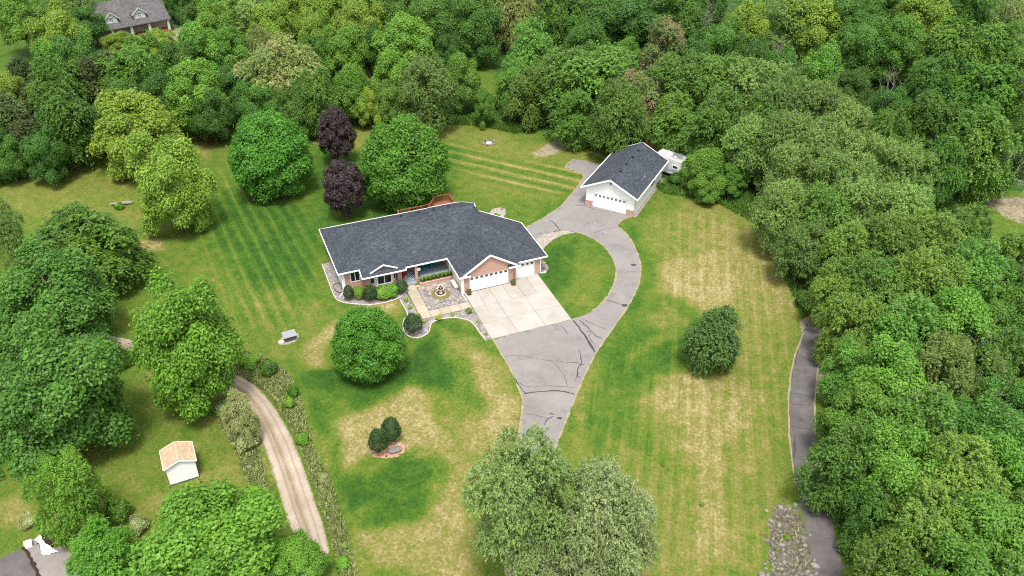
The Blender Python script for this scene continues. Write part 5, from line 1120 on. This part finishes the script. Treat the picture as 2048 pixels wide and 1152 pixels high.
shrub('yew', 756, 884, 37, 52, 'yew', 'globe_yew', 'nearer clipped yew of the pair on the front lawn', 'globe yews', 1)
for i, (x, y, w, lf_, lab) in enumerate([(812, 599, 9, 'lime', 'lime shrub beside the walk, nearest the hedge'), (820, 613, 9, 'lime', 'lime shrub beside the walk, second from the hedge'), (833, 631, 11, 'lime', 'lime shrub peeking behind the globe yew'), (848, 642, 9, 'lime', 'lime shrub just right of the globe yew'), (877, 635, 12, 'lime', 'largest lime shrub in the bed below the walk'), (905, 628, 8, 'lime', 'small lime shrub midway along the bed below the walk'), (956, 643, 7, 'lime', 'small lime shrub by the apron edge'), (939, 621, 13, 'gg', 'silvery green perennial at the apron corner'), (972, 668, 6, 'gg', 'tiny grey-green plant at the tip of the gravel bed')]):
    shrub('bush', x, y, w, w*.95, lf_, 'small_shrub', lab, 'bed shrubs', i)
for i, (x, y, w, h, lf_, lab) in enumerate([(500, 722, 40, 30, 'spirea', 'green bush at the top of the weedy verge'), (536, 735, 34, 34, 'mp', 'dark green bush at the top of the weedy verge'), (585, 783, 24, 26, 'mp', 'dark bush in the verge opposite the track bend'), (578, 805, 26, 26, 'spirea', 'leafy bush just below the dark one in the verge'), (605, 878, 28, 26, 'spirea', 'low bush in the verge, level with the globe yews'), (645, 955, 26, 20, 'weed', 'pale weedy bush in the lower verge'), (663, 1004, 12, 12, 'gg', 'blue-green tuft in the lower verge, upper one'), (674, 1045, 12, 12, 'gg', 'blue-green tuft in the lower verge, middle one'), (689, 1091, 14, 13, 'gg', 'blue-green tuft in the lower verge, lowest one'), (683, 1125, 30, 26, 'spirea', 'green bush at the bottom end of the verge'), (238, 412, 18, 14, 'spirea', 'little bush in front of the fallen log'), (455, 815, 50, 40, 'weed', 'sprawling pale bush on the inside of the track bend'), (490, 880, 50, 44, 'weed', 'rough pale bush left of the track'), (505, 985, 36, 30, 'spirea', 'small green bush left of the lower track'), (1575, 1075, 14, 12, 'spirea', 'green weed tuft among the lane-side rocks'), (235, 1020, 50, 50, 'wn', 'dark green sapling between the young tree and shed'), (275, 1050, 40, 36, 'weed', 'pale weedy bush below the dark sapling'), (975, 205, 36, 34, 'lf', 'small bright shrub at the back lawn gap'), (60, 1040, 40, 24, 'weed', 'straggly weeds at the edge of the soil heap'), (120, 1062, 40, 26, 'grass', 'green weeds behind the soil heap'), (994, 434, 14, 14, 'spirea', 'small shrub in the gravel bed behind the garage'), (1352, 358, 30, 24, 'mp', 'dark shrub at the back corner of the detached garage'), (1610, 600, 34, 36, 'mp', 'dark shrub at the lawn corner above the lane'), (1326, 930, 8, 6, 'grass', 'tiny dark weed on the right lawn, upper'), (1403, 1008, 10, 7, 'grass', 'tiny dark weed on the right lawn, lower')]):
    shrub('bush', x, y, w, h, lf_, 'wild_shrub', lab, 'wild shrubs', i)
tree('birch', 478, 826, 74, 92, var=1, rot=1.0, leaf='weed', label='spindly pale sapling on the inside of the track bend', name='sapling')

# ------------------------------------------------------------------ stones
def rock_mesh(seed, flat=.6):
    rng = np.random.default_rng(seed); mb = MB(); k = 8; V = []; F = []
    prof = [(.55, -.35), (1.0, -.05), (.9, .45), (.5, .8)]
    for r, z in prof:
        for j in range(k): a = 2*math.pi*j/k; rr = r*rng.uniform(.82, 1.15); V.append((rr*math.cos(a), rr*.8*math.sin(a), z*flat*rng.uniform(.85, 1.12)))
    V.append((rng.normal()*.1, rng.normal()*.1, .95*flat))
    for i in range(3):
        for j in range(k): F.append((i*k+j, i*k+(j+1) % k, (i+1)*k+(j+1) % k, (i+1)*k+j))
    for j in range(k): F.append((3*k+j, 3*k+(j+1) % k, 4*k))
    mb.add(V, F); return mb.mesh('rock', M['stone'])
ROCKS = [rock_mesh(s, f) for s, f in ((1, .6), (2, .75), (3, .5), (4, .65), (5, .85))]
rngr = np.random.default_rng(11)
RB = g2([(1548, 1020), (1562, 1012), (1592, 1014), (1600, 1040), (1612, 1080), (1624, 1120), (1636, 1190), (1540, 1190), (1541, 1100), (1540, 1060)])
tag(MB().prism(ragged(RB, .35, .2, 6), -.1, .02).build('stony_ground', M['stonydirt']), 'stony dirt under the lane-side rocks', kind='structure')
rb = empty('rock_bed', (*np.mean(RB, 0), 0)); tag(rb, 'bed of tumbled fieldstones beside the lane, lower right', kind='structure')
c0 = np.mean(RB, 0); placed = []
tries = 0
while len(placed) < 150 and tries < 9000:
    tries += 1; q = scatter(RB, 1, rngr)[0]+rngr.normal(size=2)*.3; r = rngr.choice([.12, .17, .22, .3, .42], p=[.24, .3, .24, .15, .07])
    if all(math.dist(q, p[:2]) > .82*(r+p[2]) for p in placed):
        placed.append((q[0], q[1], r)); link('rock', ROCKS[rngr.integers(5)], rb, (q[0]-c0[0], q[1]-c0[1], r*.12), (rngr.normal()*.15, rngr.normal()*.15, rngr.uniform(0, 6.28)), r)
def things_rock(pts, name, label, group, cat='rock', zoff=.08):
    for i, (x, y, r) in enumerate(sorted(pts, key=lambda t: t[1])):
        lab = label if len(pts) == 1 else label+(', topmost' if i == 0 else f', {ORD[i]} from the top')
        c = gp(x, y); o = link(name, ROCKS[rngr.integers(5)], None, (c[0], c[1], r*zoff), (0, 0, rngr.uniform(0, 6.28)), r); tag(o, lab, cat, group)
things_rock([(487, 706, .28), (494, 710, .24), (518, 716, .22), (572, 761, .35), (605, 843, .25), (620, 870, .16), (640, 978, .22), (645, 995, .2), (648, 1015, .24), (656, 1037, .3), (662, 1042, .2), (670, 1072, .2), (679, 1100, .22), (622, 913, .2), (634, 940, .2), (655, 1005, .22)], 'fieldstone', 'pale stone in the weeds between dirt track and lawn', 'verge stones')
things_rock([(240, 716, .3), (251, 712, .22), (498, 935, .3), (515, 1000, .24), (508, 1010, .2)], 'fieldstone', 'pale stone in rough grass left of the track', 'stones left of the track')
bo = link('boulder', ROCKS[2], None, (*gp(791, 902)[:2], .1), (0, 0, .5), (.72, .62, .75)); tag(bo, 'grey boulder beside the two clipped yews', 'boulder')
for i, (x, y, r) in enumerate([(800, 909, .18), (773, 913, .16), (744, 908, .2), (806, 886, .15)]): tag(link('edge_stone', ROCKS[i % 5], None, (*gp(x, y)[:2], .03), (0, 0, i), r), 'small edging stone of the red mulch bed, '+['right of the boulder', 'between yew and boulder', 'left of the near yew', 'behind the boulder'][i], 'stone', 'mulch bed stones')
things_rock([(931.5, 620, .2)], 'white_rock', 'white rock at the apron corner of the walk bed', None)
things_rock([(1004, 419, .24)], 'pale_rock', 'pale rock in the small gravel bed behind the garage', None)
# flat stones heaped at the edge of the back lawn
for i, (x, y, sx, sy, lab) in enumerate([(1003, 251, .75, .42, 'broad pale flagstone on the heap at the back lawn edge'), (1013, 256, .7, .35, 'long pale flagstone right of the broad one'), (1010, 261, .4, .25, 'small flagstone in front of the pale heap'), (993, 252, .4, .3, 'leftmost small stone of the pale heap'), (1030, 260, .35, .25, 'pinkish stone at the right of the pale heap'), (1040, 262, .35, .25, 'rightmost pinkish stone by the pale heap')]):
    tag(link('flagstone', ROCKS[i % 5], None, (*gp(x, y)[:2], .08+.05*(i == 0)), (.1, .06, i*.7), (sx, sy, .3)), lab, 'stone', 'stone heap')
# flagstones let into the gravel court
for u, v, a, b in ((9.25, -2.35, .42, .26), (10.15, -2.5, .42, .28), (11.05, -2.35, .36, .26), (12.1, -2.35, .42, .26), (12.9, -2.2, .4, .25), (9.0, -1.75, .3, .25)):
    k = 9; P = [hw(u+a*math.cos(6.283*j/k)*rngr.uniform(.85, 1.15), v+b*math.sin(6.283*j/k)*rngr.uniform(.85, 1.15))[:2] for j in range(k)]
    MB().prism(P, .0, .075).build('flagstone', M['pinkstone'], court)

# ------------------------------------------------------------------ fountain and garden things (house frame)
def hthing(name, u, v, z, label, cat, rz=0, group=None):
    o = empty(name, hw(u, v, z), HR+rz); return tag(o, label, cat, group)
ft = hthing('fountain', 11.12, -4.3, .03, 'white tiered urn fountain in a ring of ground cover', 'fountain')
MB().lathe([(1.12, -.02), (1.12, .05), (1.0, .09), (.62, .09), (.60, .03)], 28).build('ground_cover_ring', plain('ground_cover', (.10, .12, .03), (.17, .13, .05), 4, .95, .1, .6), ft)
MB().lathe([(.62, 0), (.64, .16), (.58, .18), (.55, .10), (.0, .09)], 24).build('basin', M['benchstone'], ft)
MB().lathe([(.22, .1), (.22, .26), (.15, .30), (.11, .42), (.14, .62), (.36, .74), (.42, .84), (.40, .86), (.30, .78), (.08, .77), (.07, .95), (.10, 1.05), (.24, 1.13), (.28, 1.22), (.26, 1.23), (.18, 1.15), (.0, 1.14)], 20).build('urn', M['benchstone'], ft, True)
MB().lathe([(.02, .80), (.31, .795), (.33, .80), (.0, .812)], 16).build('bowl_soil', M['soil'], ft)
MB().lathe([(.02, 1.16), (.19, 1.165), (.0, 1.19)], 12).build('top_soil', M['soil'], ft)
rg = np.random.default_rng(3); d = rg.uniform(0, 6.283, 260); rr = rg.uniform(.28, .54, 260); P = np.stack([rr*np.cos(d), rr*np.sin(d), .12+rg.uniform(0, .16, 260)], 1)
o = link('flowers', quadmesh('flowers', leaves(P, np.tile([0, 0, 1.], (260, 1))+rg.normal(size=(260, 3))*.4, .12, rg), M['purpleflower']), ft); o['kind'] = 'stuff'
bn = hthing('stone_bench', 13.12, -3.45, .035, 'cream stone bench against the garage side wall', 'bench')
MB().box(-.24, .24, -.85, .85, .36, .46).build('seat', M['benchstone'], bn)
for y in (-.6, .6): MB().box(-.17, .17, y-.09, y+.09, 0, .36).build('leg', M['benchstone'], bn)
def pot(u, v, label):
    p = hthing('potted_plant', u, v, .06, label, 'planter', group='garage planters')
    MB().lathe([(.19, 0), (.28, .36), (.31, .36), (.31, .43), (.26, .43), (.24, .36), (0, .36)], 18).build('pot', M['terracotta'], p, True)
    o = link('foliage', SH['bush'][0], p, (0, 0, .36), None, (.32, .32, .26)); o.material_slots[0].link = 'OBJECT'; o.material_slots[0].material = LEAF['crab']
pot(14.2, -5.72, 'terracotta planter at the left of the double garage door'); pot(19.85, -5.78, 'terracotta planter between the two garage doors')
def adirondack(u, v, rz, label):
    c = hthing('adirondack_chair', u, v, .445, label, 'chair', rz, 'turquoise porch chairs'); b = M['blue']
    for i in range(5): MB().obox((-.24+i*.12, .18, .32), (-.26+i*.13, .52, 1.02), .1, .025, up=(0, -1, .4)).build('back_slat', b, c)
    for i in range(5): MB().obox((-.28, -.26+i*.11, .40-.018*i), (.28, -.26+i*.11, .40-.018*i), .09, .025).build('seat_slat', b, c)
    for s in (-1, 1):
        MB().obox((s*.34, -.34, .58), (s*.34, .34, .56), .13, .03).build('arm', b, c); MB().box(s*.34-.03, s*.34+.03, -.32, -.24, 0, .57).build('leg', b, c); MB().obox((s*.28, -.3, .36), (s*.28, .5, .06), .03, .1).build('leg', b, c)
adirondack(10.75, .95, .5, 'turquoise slatted chair nearer the porch post'); adirondack(11.95, 1.0, -.4, 'turquoise slatted chair nearer the garage wall')
tb = hthing('porch_table', 11.35, 1.15, .445, 'small dark round table between the turquoise chairs', 'table')
MB().lathe([(.32, .47), (.34, .49), (.34, .51), (0, .515)], 18).build('table_top', M['black'], tb); MB().lathe([(.2, 0), (.2, .03), (.03, .05), (.03, .47)], 12).build('pedestal', M['black'], tb)
hb = hthing('hanging_basket', 9.5, -.86, 0, 'white-flowered basket hanging beside the porch post', 'flower basket')
MB().lathe([(.08, 1.62), (.17, 1.74), (.18, 1.8), (0, 1.8)], 12).build('basket', M['bark'], hb); MB().tube([(0, 0, 1.8), (0, 0, 2.38)], .012, 5).build('chain', M['black'], hb)
P = unit(rg.normal(size=(160, 3)))*np.array([.2, .2, .14])+np.array([0, 0, 1.84]); o = link('flowers', quadmesh('flowers', leaves(P, rg.normal(size=(160, 3))+np.array([0, 0, .6]), .09, rg), [M['trim']]), hb); o['kind'] = 'stuff'
rp = hthing('flower_pot', 7.72, -.02, .445, 'pot of red flowers by the porch steps', 'planter')
MB().lathe([(.14, 0), (.2, .3), (.22, .3), (.22, .36), (0, .35)], 14).build('pot', M['bark'], rp)
P = unit(rg.normal(size=(320, 3)))*np.array([.3, .3, .26])+np.array([0, 0, .58]); o = link('flowers', quadmesh('flowers', leaves(P, P-np.array([0, 0, .5])+rg.normal(size=(320, 3))*.3, .13, rg), M['redflower']), rp); o['kind'] = 'stuff'
ru = hthing('checked_rug', 8.4, .35, .445, 'black and white checked rug at the front entry', 'rug')
MB().box(-.72, .68, -.42, .62, 0, .012).build('rug_base', M['trim'], ru)
mb = MB()
for i in range(9):
    for j in range(6):
        if (i+j) % 2: mb.box(-.72+i*1.4/9, -.72+(i+1)*1.4/9, -.42+j*1.04/6, -.42+(j+1)*1.04/6, .012, .017)
o = mb.build('checks', M['black'], ru); o['kind'] = 'stuff'
for i in range(8):
    dl_ = hthing('daylily', 9.75+i*.5, -1.3+.06*(i % 2), .28, 'daylily clump in the porch-edge planter, '+('nearest the post' if i == 0 else ORD[i]+' from the post'), 'plant', i, 'porch-edge daylilies')
    k = 150; a = rg.uniform(0, 6.283, k); h = rg.uniform(.25, .55, k); b = np.stack([.16*np.cos(a)*rg.uniform(0, 1, k), .16*np.sin(a)*rg.uniform(0, 1, k), np.zeros(k)], 1); s_ = np.stack([-np.sin(a), np.cos(a), np.zeros(k)], 1)*.03; t_ = np.stack([np.cos(a)*.3, np.sin(a)*.3, h], 1)
    link('leaves', quadmesh('leaves', np.stack([b-s_, b+s_, b+t_+s_*.3, b+t_-s_*.3], 1), LEAF['grass'], rg.uniform(0, .8, k)), dl_)
hs_ = hthing('garden_hose', .1, 1.4, .05, 'black garden hose looped by the left house wall', 'hose')
MB().tube([(.55*math.cos(t)-.1+.02*t, 1.1*math.sin(t), .03+.01*t) for t in np.linspace(.3, 5.9, 26)], .035, 6).build('hose', M['twine'], hs_)

# ------------------------------------------------------------------ well cover, fire pit, log
wc = empty('well_cover', (*gp(580, 678)[:2], 0), .45); tag(wc, 'grey lidded well cover on a gravel patch in the left lawn', 'well cover')
dk = plain('dark_board', (.06, .055, .055), (.09, .085, .08), 5, .8)
MB().box(-.62, .62, -.42, .42, 0, .62).build('box', dk, wc)
for i in range(7): MB().box(-.62+i*.178, -.62+i*.178+.16, -.425, -.44+.0, .04, .60).build('board', dk, wc)
lid = MB().slab([(-.74, -.54, .66), (.74, -.54, .66), (.74, .54, .80), (-.74, .54, .80)], .05).build('lid', M['metal'], wc)
for i in range(6): MB().obox((-.6+i*.24, -.53, .67), (-.6+i*.24, .53, .81), .04, .03).build('lid_rib', M['metal'], lid)
MB().lathe([(.3, 0), (.32, .25), (.24, .27), (.22, .1), (0, .08)], 12, (-1.05, -.35)).build('stone_pot', M['benchstone'], wc)
fp = empty('fire_pit', (*gp(978, 286)[:2], 0)); tag(fp, 'round stone fire pit with pale ash on the back lawn', 'fire pit')
MB().lathe([(.5, 0), (.5, .06), (0, .08)], 20).build('ash', plain('ash', (.45, .44, .42), (.3, .29, .28), 3, 1), fp)
for i in range(16):
    a = 2*math.pi*i/16; link('stone', ROCKS[i % 5], fp, (.95*math.cos(a), .95*math.sin(a), .06), (0, 0, a), (.2, .22, .3))
lg = empty('fallen_log', (*gp(243, 410)[:2], 0), .17); tag(lg, 'grey fallen log lying left of the yellow-green tree', 'log')
MB().tube([(-1.5, .1, .2), (-.6, -.05, .26), (.4, .02, .27), (1.5, .08, .2)], [.12, .24, .27, .2], 9).build('trunk', M['dead_wood'], lg); MB().tube([(-.5, 0, .3), (-1.2, -.35, .42)], [.1, .03], 6).build('branch', M['dead_wood'], lg); MB().tube([(.6, 0, .3), (1.1, .45, .4)], [.1, .03], 6).build('branch', M['dead_wood'], lg)

# ------------------------------------------------------------------ soil heap with torn tarp, crate
sp_ = empty('soil_heap', (*gp(107, 1080)[:2], 0)); tag(sp_, 'heap of black soil in the bottom left corner', 'soil heap')
xs = np.linspace(-1.25, 1.15, 26); V = []; rgs = np.random.RandomState(4)
for y in np.linspace(-.95, .95, 22):
    for x in xs: V.append((x, y, max(-.05, .62*math.exp(-((x+.05)/.75)**2-((y-.05)/.55)**2)+.09*rgs.rand()-.06)))
F = [(j*26+i, j*26+i+1, (j+1)*26+i+1, (j+1)*26+i) for j in range(21) for i in range(25)]
MB().add(V, F).build('soil', M['soil'], sp_)
tp = empty('torn_tarp', (*gp(90, 1095)[:2], .05)); tag(tp, 'crumpled white tarp at the foot of the soil heap', 'tarp')
V = []; nx_, ny_ = 22, 9
cl = smooth_line([(70, 1082), (80, 1090), (83, 1106), (87, 1112), (100, 1110), (113, 1105)], 4); o0 = np.array(gp(90, 1095))
cu = smooth_line([(84, 1073), (90, 1088), (93, 1092), (100, 1095), (108, 1101), (122, 1110)], 4); m_ = len(cl)
for i in range(m_):
    a, b = gp(*cl[i])-o0, gp(*cu[i])-o0
    for j in range(ny_): t = j/(ny_-1); p = a*(1-t)+b*t; V.append((p[0]+rgs.normal()*.03, p[1]+rgs.normal()*.03, .02+.12*rgs.rand()+.18*t))
MB().add(V, [(i*ny_+j, i*ny_+j+1, (i+1)*ny_+j+1, (i+1)*ny_+j) for i in range(m_-1) for j in range(ny_-1) if rgs.rand() > .06]).build('sheet', M['tarp'], tp)
cb = empty('white_crate', (*gp(58.5, 1092)[:2], .03), .5); tag(cb, 'white lidded crate left of the torn tarp', 'crate')
MB().box(-.27, .27, -.24, .24, 0, .38).build('body', M['white'], cb); MB().box(-.30, .30, -.27, .27, .38, .44).build('lid', M['white'], cb)

# ------------------------------------------------------------------ camper and red pickup behind the detached garage
cp = empty('camper_trailer', (*(gp(1352.6, 305.4, 2.85)[:2]), 0), math.radians(-38)); tag(cp, 'white camper trailer parked behind the detached garage', 'camper')
prof = [(-2.8, .75), (-2.95, 1.6), (-2.6, 2.55), (-2.2, 2.85), (2.6, 2.85), (2.85, 2.6), (2.85, .55), (-2.6, .55)]
k = len(prof); V = [(x, -2.35, z) for x, z in prof]+[(x, -.05, z) for x, z in prof]
MB().add(V, [list(range(k))[::-1], list(range(k, 2*k))]+[(i, (i+1) % k, k+(i+1) % k, k+i) for i in range(k)]).build('body', M['camper_side'], cp)
MB().box(-2.15, 2.55, -2.28, -.12, 2.851, 2.875).build('roof_membrane', M['camper'], cp)
for x, y in ((-1.6, -1.1), (.6, -1.3)): MB().box(x-.2, x+.2, y-.2, y+.2, 2.875, 2.97).build('roof_hatch', M['trim'], cp)
MB().box(-.7, .0, -1.5, -.8, 2.876, 3.02).build('air_conditioner', M['trim'], cp)
MB().tube([(.3, -.3, 2.87), (.3, -.3, 3.25), (.42, -.3, 3.4)], .02, 6).build('antenna', M['metal'], cp)
window_y(cp, -1.9, -1.0, 1.5, 2.1, -2.35, 1); window_y(cp, .8, 1.7, 1.5, 2.1, -2.35, 1)
MB().box(-.5, .1, -2.38, -2.34, .7, 2.3).build('door', M['camper'], cp); MB().box(-2.6, 2.8, -2.365, -2.34, 1.05, 1.2).build('stripe', M['metal'], cp)
def wheel(parent, x, y, r, w=.2):
    o = MB().lathe([(r*.6, -w/2), (r, -w/2), (r, w/2), (r*.6, w/2)], 18).build('wheel', M['rubber'], parent, loc=(x, y, r), rot=(math.pi/2, 0, 0)); MB().lathe([(.01, -w*.52), (r*.6, -w*.52), (r*.6, w*.52), (.01, w*.52)], 14).build('rim', M['metal'], o)
for y in (-2.25, -.15): wheel(cp, .9, y, .34); wheel(cp, 1.7, y, .34)
MB().obox((-3.2, -1.2, .55), (-4.2, -1.2, .5), .12, .12).build('hitch', M['black'], cp)
pk = empty('red_pickup', (20.6, 121.6, 0), math.radians(-38)); tag(pk, 'dark red pickup half hidden behind the detached garage', 'pickup truck')
prof = [(-2.6, .5), (-2.6, 1.05), (-.6, 1.1), (-.5, 1.72), (1.0, 1.75), (1.55, 1.15), (2.6, 1.05), (2.7, .5)]; k = len(prof)
V = [(x, -.9*(1 if z < 1.3 else .86), z) for x, z in prof]+[(x, .9*(1 if z < 1.3 else .86), z) for x, z in prof]
MB().add(V, [list(range(k))[::-1], list(range(k, 2*k))]+[(i, (i+1) % k, k+(i+1) % k, k+i) for i in range(k)]).build('body', M['red_car'], pk)
MB().add([(1.06, -.7, 1.70), (1.06, .7, 1.70), (1.5, .78, 1.22), (1.5, -.78, 1.22)], [(0, 3, 2, 1)]).build('windscreen', M['glass'], pk).location = (.02, 0, .02)
for s in (-1, 1): MB().box(-.4, .9, s*.86-.012, s*.86+.012, 1.2, 1.6).build('side_window', M['glass'], pk); wheel(pk, -1.7, s*.82, .37); wheel(pk, 1.7, s*.82, .37)
MB().box(-2.5, -.75, -.75, .75, 1.085, 1.10).build('bed_cover', M['black'], pk)
# white garden chairs and round drive by the far house
for i, (x, y) in enumerate([(347, 32), (373, 38)]):
    c = gp(x, y); ch = empty('white_chair', (c[0], c[1], 0), 2.0+i); tag(ch, ['white garden chair nearest the far house', 'white garden chair farther right of the far house'][i], 'chair', 'white garden chairs')
    MB().box(-.45, .45, -.45, .45, .38, .44).build('seat', M['trim'], ch); MB().box(-.45, .45, .38, .46, .44, 1.15).build('backrest', M['trim'], ch)
    for s in (-1, 1):
        MB().box(s*.42-.05, s*.42+.05, -.45, .4, .62, .67).build('arm', M['trim'], ch)
        for yy in (-.38, .38): MB().box(s*.4-.05, s*.4+.05, yy-.05, yy+.05, 0, .38).build('leg', M['trim'], ch)
tag(MB().prism(g2([(345, 58), (362, 66), (385, 64), (402, 52), (396, 48), (380, 54), (360, 56)]), -.1, .03).build('gravel_path', M['dirt']), 'curved tan path beside the far house', kind='structure')
tag(MB().prism(g2([(352, 72), (372, 74), (384, 84), (365, 90), (350, 82)]), -.1, .03).build('gravel_path', M['dirt']), 'tan path patch below the far house path', kind='structure')
